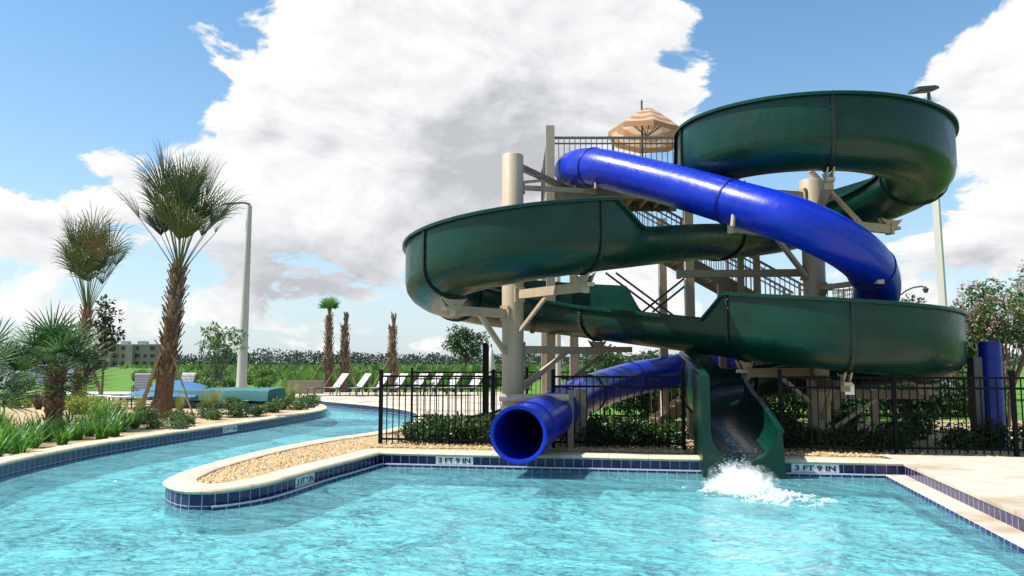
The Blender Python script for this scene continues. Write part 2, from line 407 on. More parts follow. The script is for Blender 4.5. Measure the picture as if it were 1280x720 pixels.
# thin veil near the horizon
veil = t.m('MULTIPLY', t.m('EXPONENT', t.m('MULTIPLY', t.m('ABSOLUTE', el), -6.0)), .85)
fac = t.m('MAXIMUM', mask, veil)
vcol = t.n('ShaderNodeMix', data_type='RGBA'); t.L.new(t.m('MULTIPLY', mask, 1.0), vcol.inputs[0]); vcol.inputs[6].default_value = (.60, .72, .84, 1); t.L.new(ccol, vcol.inputs[7]); t.L.new(vcol.outputs[2], bgc.inputs[0])
mxs = t.n('ShaderNodeMixShader', inp={0: fac}); t.L.new(bg.outputs[0], mxs.inputs[1]); t.L.new(bgc.outputs[0], mxs.inputs[2])
t.L.new(mxs.outputs[0], outw.inputs[0])
W.cycles.sampling_method = 'MANUAL'; W.cycles.sample_map_resolution = 1024
sun_d = bpy.data.lights.new('sun', 'SUN'); sun = bpy.data.objects.new('sun', sun_d); COL.objects.link(sun)
sun_d.energy = 5.0; sun_d.angle = R(.53); sun_d.color = (1.0, .95, .87)
sun.rotation_euler = (-sd).to_track_quat('-Z', 'Y').to_euler()
S.view_settings.view_transform = 'Standard'; S.view_settings.look = 'None'; S.view_settings.gamma = 1; S.view_settings.exposure = 0.55
S.cycles.max_bounces = 12; S.cycles.volume_bounces = 8; S.cycles.diffuse_bounces = 4; S.cycles.glossy_bounces = 4; S.cycles.transparent_max_bounces = 16
S.cycles.caustics_reflective = False; S.cycles.caustics_refractive = False

# ------------------------------------------------------------------ pool outline
WZ = -.238; GZ = -.08
def g2(l): return [G(*p).to_2d() for p in l]
def v2(l): return [Vector(p) for p in l]
C1 = G(1130, 577).to_2d(); B0 = G(475, 564).to_2d()
wdir = (C1 - B0).normalized(); wn = Vector((-wdir.y, wdir.x))          # wn points away from the pool
r_far = G(1280, 641).to_2d(); rdir = (r_far - C1).normalized()
R0 = C1 + rdir * 9.2
seg_right = [R0 + (C1 - R0) * (i / 12) for i in range(13)]
seg_back = [C1 + (B0 - C1) * (i / 16) for i in range(17)]
seg_isl = catmull([B0] + g2([(440, 573), (400, 583), (362, 594), (330, 602), (300, 607), (262, 611), (235, 611), (213, 606), (207, 600), (222, 592), (250, 582), (330, 562), (400, 549), (470, 539), (505, 531)]) + g2([(520, 525), (524, 519), (514, 513), (475, 507), (400, 500), (378, 497)]) + v2([(-12, 34.6), (-15.5, 34.4), (-16.6, 33), (-15.5, 31.6), (-12, 31)]) + g2([(362, 501), (392, 503), (406, 506.5), (405, 511), (370, 517.5), (300, 528), (200, 542), (100, 557.5), (0, 578), (-40, 590)]) + v2([(-7.35, 9), (-6.9, 6.3), (-6.6, 3)]), .22)
near = v2([(-6.4, 2.4), (-6.0, 2.2)])
outline = seg_right + seg_back[1:] + seg_isl[1:] + near + [Vector((3.0, 2.1))]
def normals(pl, closed=False):
    n = len(pl); out = []
    for i in range(n):
        a = pl[i - 1] if (i > 0 or closed) else pl[0]; c = pl[(i + 1) % n] if (i < n - 1 or closed) else pl[-1]
        b = pl[i]
        d1 = (b - a); d2 = (c - b)
        d1 = d1.normalized() if d1.length > 1e-6 else d2.normalized(); d2 = d2.normalized() if d2.length > 1e-6 else d1
        nn = Vector((d1.y + d2.y, -d1.x - d2.x))
        nn.normalize(); k = max(.5, nn.dot(Vector((d1.y, -d1.x))))
        out.append(nn / k)
    return out
def sweep(name, pl, prof, m, parent=None, smooth=None, uvscale=1.0, caps=False):
    nn = normals(pl); L = [0]
    for i in range(1, len(pl)): L.append(L[-1] + (pl[i] - pl[i - 1]).length)
    q = [0]
    for i in range(1, len(prof)): q.append(q[-1] + math.hypot(prof[i][0] - prof[i - 1][0], prof[i][1] - prof[i - 1][1]))
    vs = []; k = len(prof)
    for p, n in zip(pl, nn):
        for o, z in prof:
            e = p + n * o; vs.append((e.x, e.y, z))
    fs = []; uvs = []
    for i in range(len(pl) - 1):
        for j in range(k - 1):
            fs.append((i * k + j, i * k + j + 1, (i + 1) * k + j + 1, (i + 1) * k + j))
            uvs += [(L[i], q[j]), (L[i], q[j + 1]), (L[i + 1], q[j + 1]), (L[i + 1], q[j])]
    if caps:
        for base in (0, (len(pl) - 1) * k):
            fs.append(tuple(range(base, base + k))); uvs += [(0, 0)] * k
    me = bpy.data.meshes.new(name); me.from_pydata(vs, [], fs); me.materials.append(m)
    u = me.uv_layers.new(name='UVMap')
    for i, w in enumerate(uvs): u.data[i].uv = w
    if smooth:
        me.polygons.foreach_set('use_smooth', [True] * len(me.polygons)); me.update(); me.set_sharp_from_angle(angle=R(smooth))
    o = bpy.data.objects.new(name, me); COL.objects.link(o)
    if parent: o.parent = parent
    return o
def sheet(name, loops, z, m, parent=None, kind='structure'):
    bm = bmesh.new()
    for lp in loops:
        vs = [bm.verts.new((p[0], p[1], z)) for p in lp]
        for i in range(len(vs)): bm.edges.new((vs[i], vs[(i + 1) % len(vs)]))
    bmesh.ops.triangle_fill(bm, use_beauty=True, use_dissolve=False, edges=bm.edges[:], normal=(0, 0, 1))
    for f in bm.faces:
        f.normal_update()
        if f.normal.z < 0: f.normal_flip()
    me = bpy.data.meshes.new(name); bm.to_mesh(me); bm.free(); me.materials.append(m)
    o = bpy.data.objects.new(name, me); COL.objects.link(o)
    if parent: o.parent = parent
    if kind: o['kind'] = kind
    return o
gout = [p for p in outline]
sheet('ground', [[(-2500, -600), (2500, -600), (2500, 2600), (-2500, 2600)], gout], GZ, M['lawn'])
pool = thing('swimming_pool', 'turquoise pool and winding river channel edged with cream coping and navy tile', 'pool', (0, 0, 0))
sheet('pool_floor', [gout], -.52, M['plaster'], pool, None)
closed = outline + [outline[0]]
sweep('pool_wall', closed, [(0, -.36), (0, -.53)], M['plaster'], pool)
sweep('tile_band', closed, [(0, -.05), (0, -.37)], M['tile'], pool)
i_c1 = len(seg_right) - 1
cop = outline[i_c1:-1]
prof_c = [(.36, -.14), (.36, -.012), (.345, 0), (0.02, 0), (-.015, -.010), (-.03, -.032), (-.022, -.055), (0.0, -.065), (.02, -.066)]
sweep('coping', cop, prof_c, M['coping'], pool, smooth=50, caps=True)
# underwater ledges: wide concrete bench on the right, narrow tiled step at the back
bench = seg_right
sweep('bench_ledge', bench, [(0, -.19), (-.29, -.195)], M['deckc'], pool)
sweep('ledge_tile', bench, [(-.29, -.192), (-.30, -.20), (-.30, -.36)], M['tile'], pool)
i_tip = len(seg_right) + len(seg_back) - 1
tip_n = min(range(len(seg_isl)), key=lambda i: (seg_isl[i] - G(262, 611).to_2d()).length)
step = seg_back + seg_isl[1:tip_n + 1]
M['grout'] = simple('white_grout', (.55, .55, .58), .7, var=.1)
sweep('step_tile', step, [(0, -.19), (-.07, -.19)], M['tile'], pool)
sweep('step_edge', step, [(-.07, -.184), (-.085, -.184), (-.085, -.205)], M['grout'], pool)
sweep('step_riser', step, [(-.083, -.20), (-.083, -.36)], M['tile'], pool)

# water
m, t, b = mat('pool_water'); M['water'] = m
nt = m.node_tree; nt.nodes.remove(b)
co = t.n('ShaderNodeTexCoord').outputs['Object']
def wn_(sc, sx, sy, det, dist=0.0, rz=0.0):
    mp = t.n('ShaderNodeMapping', inp={0: co, 2: (0, 0, rz), 3: (sx, sy, 1)})
    return t.n('ShaderNodeTexNoise', inp={'Vector': mp.outputs[0], 'Scale': sc, 'Detail': det, 'Roughness': .55, 'Distortion': dist}).outputs[0]
hgt = t.m('ADD', t.m('MULTIPLY', wn_(.42, 1, 1.6, 2.0, .6, .5), 1.9), t.m('ADD', t.m('ADD', t.m('MULTIPLY', wn_(1.0, 1, 1.3, 3.0, .8, .3), 1.15), t.m('MULTIPLY', wn_(3.6, 1, 1.5, 4.0, 1.2, -.4), .36)), t.m('MULTIPLY', wn_(10.0, 1, 1.3, 3.0, .5, .2), .05)))
bp = t.n('ShaderNodeBump', inp={'Strength': 1.0, 'Distance': .25, 'Height': hgt})
gl = t.n('ShaderNodeBsdfGlossy', inp={'Color': (1, 1, 1, 1), 'Roughness': .04}); t.L.new(bp.outputs[0], gl.inputs['Normal'])
fr = t.n('ShaderNodeFresnel', inp={'IOR': 1.33}); t.L.new(bp.outputs[0], fr.inputs['Normal'])
tr = t.n('ShaderNodeBsdfTransparent', inp={'Color': (.72, .97, .975, 1)})
rf = t.n('ShaderNodeBsdfRefraction', inp={'Color': (.50, .89, .94, 1), 'Roughness': .0, 'IOR': 1.33}); t.L.new(bp.outputs[0], rf.inputs['Normal'])
df = t.n('ShaderNodeBsdfDiffuse', inp={'Color': (.21, .60, .66, 1)}); t.L.new(bp.outputs[0], df.inputs['Normal'])
mm = t.n('ShaderNodeMixShader', inp={0: .38}); t.L.new(tr.outputs[0], mm.inputs[1]); t.L.new(df.outputs[0], mm.inputs[2])
ms = t.n('ShaderNodeMixShader'); t.L.new(fr.outputs[0], ms.inputs[0]); t.L.new(mm.outputs[0], ms.inputs[1]); t.L.new(gl.outputs[0], ms.inputs[2])
t.L.new(ms.outputs[0], nt.nodes['Material Output'].inputs[0])
nt.nodes.remove(rf)
sheet('water', [gout], WZ, M['water'])

# ------------------------------------------------------------------ surfaces round the pool
def off(pl, d):
    return [p + n * d for p, n in zip(pl, normals(pl))]
fl0 = G(474, 558, GZ).to_2d(); fl1 = G(1300, 574, GZ).to_2d(); fdir = (fl1 - fl0).normalized()
rd = off(seg_right, -.012)
deck_r = rd + [C1 + wn * .95 + wdir * -.1, C1 + wn * .95 + wdir * 12, Vector((16, 1)), Vector((7, 1))]
dr = sheet('pool_deck', [deck_r], -.004, M['deckc'])
sweep('deck_edge', seg_right, [(-.012, -.004), (-.016, -.02), (-.012, -.06), (0.0, -.062)], M['deckc'], pool, smooth=60)
idx = lambda q: min(range(len(outline)), key=lambda i: (outline[i] - q).length)
ia, ib = idx(G(520, 525).to_2d()), idx(Vector((-15.5, 34.4)))
far = off(outline[ia:ib + 1], .2)
sheet('far_deck', [far + v2([(-17.5, 38.6), (-9, 39.8), (.6, 40.2), (.2, 30), (-.6, 24), (-1.6, 20.6)])], -.006, M['deckc'])
ic, idd = idx(Vector((-15.5, 31.6))), idx(Vector((-6.6, 3)))
bedl = off(outline[ic:idd + 1], .2)
sheet('planting_bed', [bedl + v2([(-9, 3), (-40, 9), (-40, 33), (-20, 33)])], -.045, M['gravelbed'])
ie = idx(G(520, 525).to_2d())
encl = off(outline[i_c1:ie + 1], .2)
sheet('gravel_bed', [encl + v2([(-1.6, 21.5), (13.5, 20.8), (13.5, 10.9)])], -.05, M['gravelbed'])
sheet('path', [v2([(-60, 40), (-17, 39.0), (-9, 40.2), (.6, 40.6), (.6, 41.8), (-60, 43.5)])], -.06, M['road'])
sheet('near_deck', [off(seg_isl[-6:] + near + [Vector((3.0, 2.1)), R0], .0) + v2([(7, 1), (16, 1), (16, -8), (-14, -8), (-14, 3)])], -.01, M['deckc'])

# pebbles in the island planter (loose stones, one mass)
pb = MB()
isl_poly = off(outline[idx(B0):ie + 1], .37)
def inside(p, poly):
    c = False; n = len(poly)
    for i in range(n):
        a, b_ = poly[i], poly[i - 1]
        if (a.y > p.y) != (b_.y > p.y) and p.x < (b_.x - a.x) * (p.y - a.y) / (b_.y - a.y) + a.x: c = not c
    return c
def pebble(p, s):
    rx, ry, rz_ = s * random.uniform(.7, 1.2), s * random.uniform(.6, 1), s * random.uniform(.45, .7)
    a = random.random() * 6.28; ca, sa = math.cos(a), math.sin(a)
    vs = []
    for (x, y, z) in ((1, 0, -.1), (.5, .85, .1), (-.5, .8, -.1), (-1, 0, .1), (-.5, -.85, -.1), (.5, -.8, .1), (.45, .2, .85), (-.35, .4, .9), (-.1, -.5, .8)):
        x *= rx; y *= ry
        vs.append((p[0] + x * ca - y * sa, p[1] + x * sa + y * ca, p[2] + z * rz_))
    pb.add(vs, [(0, 1, 6), (1, 2, 7, 6), (2, 3, 7), (3, 4, 8, 7), (4, 5, 8), (5, 0, 6, 8), (6, 7, 8)])
cnt = 0
while cnt < 14000:
    p = Vector((random.uniform(-4.4, 1.0), random.uniform(9, 17)))
    if inside(p, isl_poly) and (p - fl0).dot(wn) < 1.8:
        pebble((p.x, p.y, -.05 + random.uniform(-.01, .02)), random.uniform(.012, .034)); cnt += 1
for k in range(5000):                                   # stones showing in the fenced bed
    p = fl0 + fdir * random.uniform(-.2, 10.5) + wn * (random.random() ** 2 * 3 - .45)
    if inside(p, isl_poly): continue
    pebble((p.x, p.y, -.045 + random.uniform(0, .015)), random.uniform(.015, .04))
tag(pb.build('pebbles', M['pebble'], smooth=0), 'loose tan river pebbles filling the planter and fenced bed', 'gravel', kind='stuff')

# ------------------------------------------------------------------ depth markers
def text_mesh(s, size):
    c = bpy.data.curves.new('lettering', 'FONT'); c.body = s; c.size = size; c.align_x = 'CENTER'; c.align_y = 'CENTER'; c.extrude = .0015; c.offset = .0035
    o = bpy.data.objects.new('lettering', c); COL.objects.link(o)
    dg = bpy.context.evaluated_depsgraph_get(); me = bpy.data.meshes.new_from_object(o.evaluated_get(dg))
    bpy.data.objects.remove(o); bpy.data.curves.remove(c); return me
def marker(p, d, wid, hgt_, txt, zc, label):
    """white tile on the pool wall; d is the wall direction left to right as read"""
    n = Vector((d.y, -d.x))
    ang = math.atan2(d.y, d.x)
    bx = MB().box((0, 0, 0), (wid, .016, hgt_))
    o = bx.build('depth_marker', M['plaque'], pool, loc=(p.x + n.x * .002, p.y + n.y * .002, zc)); o.rotation_euler = (0, 0, ang)
    if label: o['label'] = label
    me = text_mesh(txt, hgt_ * .82); me.materials.clear(); me.materials.append(M['ink'])
    w_ = max(v.co.x for v in me.vertices) - min(v.co.x for v in me.vertices)
    me.transform(Matrix.Scale(wid * .86 / w_, 4, (1, 0, 0)))
    l = bpy.data.objects.new('lettering', me); COL.objects.link(l); l.parent = o
    l.location = (0, -.010, 0); l.rotation_euler = (math.pi / 2, 0, 0)
mk = lambda px: B0 + wdir * ((px - 475) / (1130 - 475) * (C1 - B0).length)
def onwall(px):
    # point of the back wall seen in column px
    best = min((B0 + (C1 - B0) * (i / 600) for i in range(601)), key=lambda q: abs(q.x / q.y * F / CP - (px - 640)))
    return best
marker(onwall(569), wdir, .62, .125, '3 FT 9 IN', -.125, 'white depth tile reading 3 FT 9 IN left of the blue tube')
marker(onwall(1014), wdir, .68, .125, '3 FT 9 IN', -.125, 'white depth tile reading 3 FT 9 IN right of the green slide')
def on_line(px, py, lst):
    q = G(px, py, -.12).to_2d(); i = min(range(1, len(lst) - 1), key=lambda i: (lst[i] - q).length)
    return lst[i], (lst[i + 1] - lst[i - 1]).normalized()
p_, d_ = on_line(376, 600, seg_isl[:tip_n + 6]); marker(p_, -d_, .56, .135, '3 FT 9 IN', -.127, 'white depth tile reading 3 FT 9 IN on the curved planter wall')
p_, d_ = on_line(288, 536, seg_isl[tip_n + 30:]); marker(p_, -d_, .62, .14, '3 FT 9 IN', -.13, 'white depth tile on the river bank below the planting')
# ------------------------------------------------------------------ green open slide
CR = Vector((5.85, 15.2)); CLc = Vector((.50, 15.0)); RR = 1.92
dv = CLc - CR; phi = math.atan2(dv.y, dv.x) % (2 * math.pi); th = math.acos(2 * RR / dv.length)
path = []      # (x,y,dx,dy)
key = {}       # name -> s
DS = .06
sacc = 0.0
def put(x, y, dx, dy):
    path.append((x, y, dx, dy))
def arc(c, a0, a1, tagname):
    global sacc
    n = max(2, int(abs(a1 - a0) * RR / DS)); sg = 1 if a1 > a0 else -1
    key[tagname] = (sacc, a0, sg)
    for i in range(n):
        a = a0 + (a1 - a0) * i / n
        put(c.x + RR * math.cos(a), c.y + RR * math.sin(a), -math.sin(a) * sg, math.cos(a) * sg)
    sacc += abs(a1 - a0) * RR
def line(p, q):
    global sacc
    L = (q - p).length; n = max(2, int(L / DS)); d = (q - p) / L
    for i in range(n):
        w = p + d * (L * i / n); put(w.x, w.y, d.x, d.y)
    sacc += L
pt = lambda c, a: c + Vector((math.cos(a), math.sin(a))) * RR
A0 = R(171)
p0 = pt(CR, A0); d0 = Vector((-math.sin(A0), math.cos(A0)))
line(p0 - d0 * 1.5, p0)
arc(CR, A0, phi - th + 2 * math.pi, 'r1')
line(pt(CR, phi - th), pt(CLc, phi + math.pi - th))
arc(CLc, phi + math.pi - th, phi - math.pi + th, 'l')
line(pt(CLc, phi - math.pi + th), pt(CR, phi + th))
A1 = R(172) + 2 * math.pi
arc(CR, phi + th, A1, 'r2')
pe = pt(CR, A1); de = Vector((-math.sin(A1), math.cos(A1)))
s_r2end = sacc
line(pe, pe + de * 3.66)
put(*(pe + de * 3.66), de.x, de.y)
STOT = sacc
cum = [0.0]
for i in range(1, len(path)): cum.append(cum[-1] + math.hypot(path[i][0] - path[i - 1][0], path[i][1] - path[i - 1][1]))
kS = STOT / cum[-1]
def sa(nm, deg):
    s0, a0, sg = key[nm]; return s0 + abs(R(deg) - a0) * RR
zs = [0, sa('r1', 180), sa('r1', 270), sa('r1', 360), sa('r1', 405), sa('r1', 450), key['l'][0] - 1.8, sa('l', -90 + 360 if key['l'][1] > math.pi else -90), 0, 0]
lstart, la0, _ = key['l']
base = math.degrees(la0)                                  # about -44 (+360)
sl = lambda deg: lstart + R(abs(((base + 44) + deg) - base)) * RR
r2 = lambda deg: sa('r2', deg)
ZN = [(0, 5.00), (sa('r1', 180), 4.90), (sa('r1', 270), 4.74), (sa('r1', 360), 4.46), (sa('r1', 405), 4.22), (sa('r1', 450), 3.86), (lstart - 1.8, 3.38),
      (sl(-90), 2.86), (sl(-180), 2.46), (sl(-270), 2.12), (key['r2'][0] - 1.8, 1.68), (r2(270), 1.28), (r2(360), 1.07), (r2(450), .76), (s_r2end, .40), (STOT - 1.5, .14), (STOT - .6, .045), (STOT, -.04)]
zx, zy = zip(*ZN)
LOW, HI = .66, 1.17
r1e = lstart - 3.6; le = key['r2'][0] - 3.6
def hr(s):      # right-hand wall of the flow
    return lin(s, [0, .9, 1.2, sa('r1', 470), sa('r1', 470) + .3, key['r2'][0] - 1.0, key['r2'][0] - .55, r2(385), r2(385) + .4, r2(480), r2(480) + .5, STOT], [LOW, LOW, HI, HI, LOW, LOW, HI, HI, LOW, LOW, HI + .05, HI + .12])
def hl(s):
    return lin(s, [0, lstart + .2, lstart + .65, le + .1, le + .45, STOT - 1.7, STOT - .2, STOT], [LOW, LOW, HI, HI, LOW, LOW, .52, .50])
WO, RB, TH = .60, .46, .035
WO0 = WO
def wo(s): return WO0 - .085 * min(1, max(0, (s - s_r2end) / 1.6))
def station(s):
    s = min(max(s, 0), STOT); f = s / kS
    import bisect
    i = min(max(bisect.bisect_right(cum, f) - 1, 0), len(path) - 2)
    u = (f - cum[i]) / max(1e-6, cum[i + 1] - cum[i]); u = min(max(u, 0), 1)
    a, b_ = path[i], path[i + 1]
    d = Vector((a[2] + (b_[2] - a[2]) * u, a[3] + (b_[3] - a[3]) * u)).normalized()
    return Vector((a[0] + (b_[0] - a[0]) * u, a[1] + (b_[1] - a[1]) * u, interp(s, zx, zy))), d
def uprof(w, r, hlv, hrv, n=9):
    """left rim down round the bottom to right rim: (lateral, height); lateral + = right of flow"""
    pts = [(-w, hlv), (-w, (hlv + r) / 2)]
    for i in range(n + 1):
        a = math.pi + math.pi * i / n
        pts.append((w * math.cos(a), r + r * math.sin(a)))
    pts += [(w, (hrv + r) / 2), (w, hrv)]
    return pts
slide = thing('water_slide', 'dark green open flume slide winding in loops round two beige columns into the pool', 'water slide', (CR.x, CR.y, 0))
def world2(o, root): return o
def sec_mesh(s0, s1):
    mb = MB(); n = max(2, int((s1 - s0) / .10)); k = None
    ring = []
    for i in range(n + 1):
        s = s0 + (s1 - s0) * i / n; p, d = station(s); nr = Vector((d.y, -d.x))
        a, b_ = hl(s), hr(s); WO = wo(s)
        o = uprof(WO, RB, a, b_); q = uprof(WO - TH, RB - TH, a, b_)
        q = [(x, y + (TH if 1 < j < len(q) - 2 else 0)) for j, (x, y) in enumerate(q)]
        prof = [(-WO - .065, a - .045), (-WO - .065, a + .004), (-WO - .045, a + .018), (-WO + TH, a + .018)] + q[1:-1] + [(WO - TH, b_ + .018), (WO + .045, b_ + .018), (WO + .065, b_ + .004), (WO + .065, b_ - .045), (WO, b_ - .03)] + o[::-1][1:-1] + [(-WO, a - .03)]
        ring.append([(p.x + nr.x * x, p.y + nr.y * x, p.z + y) for x, y in prof])
    k = len(ring[0]); vs = [v for r_ in ring for v in r_]
    fs = [(i * k + j, (i + 1) * k + j, (i + 1) * k + (j + 1) % k, i * k + (j + 1) % k) for i in range(n) for j in range(k)]
    fs += [tuple(range(k)), tuple(range(n * k + k - 1, n * k - 1, -1))]
    mb.add(vs, fs); return mb
def flange_mesh(s):
    mb = MB(); st = [station(s - .022), station(s + .022)]
    prof_o = uprof(WO + .035, RB + .02, hl(s) - .05, hr(s) - .05, 14); prof_i = uprof(WO - .006, RB - .006, hl(s) - .05, hr(s) - .05, 14)
    prof_o = [(x, y - .035 if 1 < j < len(prof_o) - 2 else y) for j, (x, y) in enumerate(prof_o)]
    vs = []
    for p, d in st:
        nr = Vector((d.y, -d.x))
        for pr in (prof_o, prof_i):
            vs += [(p.x + nr.x * x, p.y + nr.y * x, p.z + y) for x, y in pr]
    k = len(prof_o); fs = []
    for j in range(k - 1):
        fs += [(j, j + 1, k + j + 1, k + j), (2 * k + j, 3 * k + j, 3 * k + j + 1, 2 * k + j + 1), (j, 2 * k + j, 2 * k + j + 1, j + 1)]
    fs += [(0, k, 3 * k, 2 * k), (k - 1, 3 * k - 1, 4 * k - 1, 2 * k - 1)][:1]
    mb.add(vs, fs)
    # bolt heads along both faces
    L = 0
    for j in range(k - 1):
        for q in (.25, .75):
            x = prof_o[j][0] * (1 - q) + prof_o[j + 1][0] * q; y = prof_o[j][1] * (1 - q) + prof_o[j + 1][1] * q
            x *= .975
            for (p, d), sg in zip(st, (-1, 1)):
                nr = Vector((d.y, -d.x)); c = Vector((p.x + nr.x * x, p.y + nr.y * x, p.z + y + .012)); d3 = Vector((d.x, d.y, 0)) * sg
                mb.cyl(c, c + d3 * .018, .013, n=6)
    return mb
seams = [0, sa('r1', 182), sa('r1', 258), sa('r1', 352), sa('r1', 430), r1e, lstart + .85, sl(-145), sl(-215), sl(-270), le - .2, key['r2'][0] - .5, r2(262), r2(350), r2(438), r2(490), s_r2end + .2, STOT]
for i in range(len(seams) - 1):
    last = i == len(seams) - 2
    o = sec_mesh(seams[i], seams[i + 1]).build('exit_trough' if last else 'flume_section', M['green'], slide, smooth=38)
    o.location = -slide.location
    if not last:
        f = flange_mesh(seams[i + 1]).build('joint_flange', M['green_dark'], o, smooth=30)
# exit end plate
WO_full = WO; WO = wo(STOT)
p, d = station(STOT); nr = Vector((d.y, -d.x)); mb = MB()
ip = uprof(WO - TH, RB - TH, hl(STOT), hr(STOT), 16); ip = [(x, y + TH if 1 < j < len(ip) - 2 else y) for j, (x, y) in enumerate(ip)]
op = []
for j, (x, y) in enumerate(ip):
    if j < 3: op.append((-WO - .03, y))
    elif j > len(ip) - 4: op.append((WO + .10, y))
    else: op.append((x / (WO - TH) * (WO + .10), max(-.5, y - .3 - .5 * (1 - (x / WO) ** 2))))
op = [(x, (y if (j < 3 or j > len(ip) - 4) else -.5)) for j, (x, y) in enumerate(op)]
k = len(ip); vs = []
for e in (.03, -.05):
    for pr in (ip, op):
        vs += [(p.x + nr.x * x + d.x * e, p.y + nr.y * x + d.y * e, p.z + y) for x, y in pr]
fs = []
for j in range(k - 1):
    fs += [(j, k + j, k + j + 1, j + 1), (2 * k + j, 2 * k + j + 1, 3 * k + j + 1, 3 * k + j), (j, j + 1, 2 * k + j + 1, 2 * k + j), (k + j, 3 * k + j, 3 * k + j + 1, k + j + 1)]
fs += [(0, 2 * k, 3 * k, k), (k - 1, 2 * k - 1, 4 * k - 1, 3 * k - 1)]
mb.add(vs, fs); o = mb.build('exit_plate', M['green'], slide, smooth=20); o.location = -slide.location
# outer skirts of the exit trough standing in the water
for sg, hh in ((-1, hl), (1, hr)):
    mb = MB(); vs = []
    for i in range(8):
        s = STOT - 1.5 + 1.46 * i / 7; p, d = station(s); nr = Vector((d.y, -d.x)); WO = wo(s)
        for x, y in ((WO + .01, hh(s) - .04), (WO + (.03 if sg < 0 else .09), hh(s) - .06), (WO + (.03 if sg < 0 else .09), -.45 - p.z), (WO + .01, -.45 - p.z)):
            vs.append((p.x + nr.x * sg * x, p.y + nr.y * sg * x, p.z + y))
    fs = [(i * 4 + j, (i + 1) * 4 + j, (i + 1) * 4 + (j + 1) % 4, i * 4 + (j + 1) % 4) for i in range(7) for j in range(4)] + [(0, 1, 2, 3), (31, 30, 29, 28)]
    mb.add(vs, fs); o = mb.build('exit_skirt', M['green'], slide, smooth=30); o.location = -slide.location

WO = WO_full
# ------------------------------------------------------------------ blue tube slide
TR = .405
tp = [Vector((1.75, 19.2, 5.98)), Vector((1.45, 18.3, 5.93)), Vector((1.40, 17.5, 5.82)), P(742, 209, 16.5), P(826, 228, 15.2), P(912, 252, 13.9), P(1000, 279, 13.05), P(1062, 310, 13.15), P(1094, 346, 13.95), P(1086, 388, 15.2), Vector((6.78, 16.6, 2.2)), Vector((6.5, 18.2, 1.95)), Vector((5.5, 19.7, 1.62)), P(850, 462, 20.2), P(790, 474, 19.2), P(735, 492, 17.2), P(702, 511, 14.9), P(668, 531, 13.0), P(648, 543, 11.75)]
tpath = catmull(tp, .09)
tl = [0]
for i in range(1, len(tpath)): tl.append(tl[-1] + (tpath[i] - tpath[i - 1]).length)
tube = thing('tube_slide', 'glossy blue enclosed tube slide curling down from the tower to the pool edge', 'tube slide', (3, 15, 0))
ti = lambda q: min(range(len(tpath)), key=lambda i: (tpath[i] - q).length)
cuts = [0, ti(tp[3]), ti(tp[5]), ti(tp[7] * .35 + tp[8] * .65), ti(tp[10]), ti(tp[12]), ti(tp[14]), ti(tp[15]), ti(tp[16]), ti(tp[17] * .6 + tp[18] * .4), len(tpath) - 1]
def ring_at(i, r):
    d = (tpath[min(i + 1, len(tpath) - 1)] - tpath[max(i - 1, 0)]).normalized(); e1 = d.cross(Vector((0, 0, 1))).normalized(); e2 = e1.cross(d)
    return [tpath[i] + (e1 * math.cos(a) + e2 * math.sin(a)) * r for a in [2 * math.pi * k / 40 for k in range(40)]], d
for ci in range(len(cuts) - 1):
    a, b_ = cuts[ci], cuts[ci + 1]; last = ci == len(cuts) - 2
    mb = MB(); vs = []; n = b_ - a + 1
    for r in (TR, TR - .03):
        for i in range(a, b_ + 1): vs += ring_at(i, r)[0]
    fs = []
    for i in range(n - 1):
        for j in range(40):
            jj = (j + 1) % 40
            fs.append((i * 40 + j, i * 40 + jj, (i + 1) * 40 + jj, (i + 1) * 40 + j))
            fs.append((n * 40 + i * 40 + jj, n * 40 + i * 40 + j, n * 40 + (i + 1) * 40 + j, n * 40 + (i + 1) * 40 + jj))
    mb.add(vs, fs)
    o = mb.build('tube_section', M['blue'], tube, smooth=40); o.location = -tube.location
    if not last:
        rm = MB(); i0 = b_
        d = ring_at(i0, TR)[1]; vs = []
        prof = [(TR - .01, -.022), (TR + .016, -.022), (TR + .018, -.005), (TR + .008, 0), (TR + .018, .005), (TR + .016, .022), (TR - .01, .022)]
        for r, e in prof: vs += [q + d * e for q in ring_at(i0, r)[0]]
        fs = [(k_ * 40 + j, k_ * 40 + (j + 1) % 40, (k_ + 1) * 40 + (j + 1) % 40, (k_ + 1) * 40 + j) for k_ in range(len(prof) - 1) for j in range(40)]
        rm.add(vs, fs); rm.build('joint_ring', M['blue_ring'], o, smooth=30)
i0 = len(tpath) - 1; d = ring_at(i0, TR)[1]; vs = []; rm = MB()
prof = [(TR - .032, -.10), (TR - .034, .012), (TR - .01, .022), (TR + .022, .022), (TR + .026, .0), (TR + .02, -.02), (TR - .01, -.03)]
for r, e in prof: vs += [q + d * e for q in ring_at(i0, r)[0]]
rm.add(vs, [(k_ * 40 + j, k_ * 40 + (j + 1) % 40, (k_ + 1) * 40 + (j + 1) % 40, (k_ + 1) * 40 + j) for k_ in range(len(prof) - 1) for j in range(40)])
o = rm.build('exit_lip', M['blue'], tube, smooth=40); o.location = -tube.location

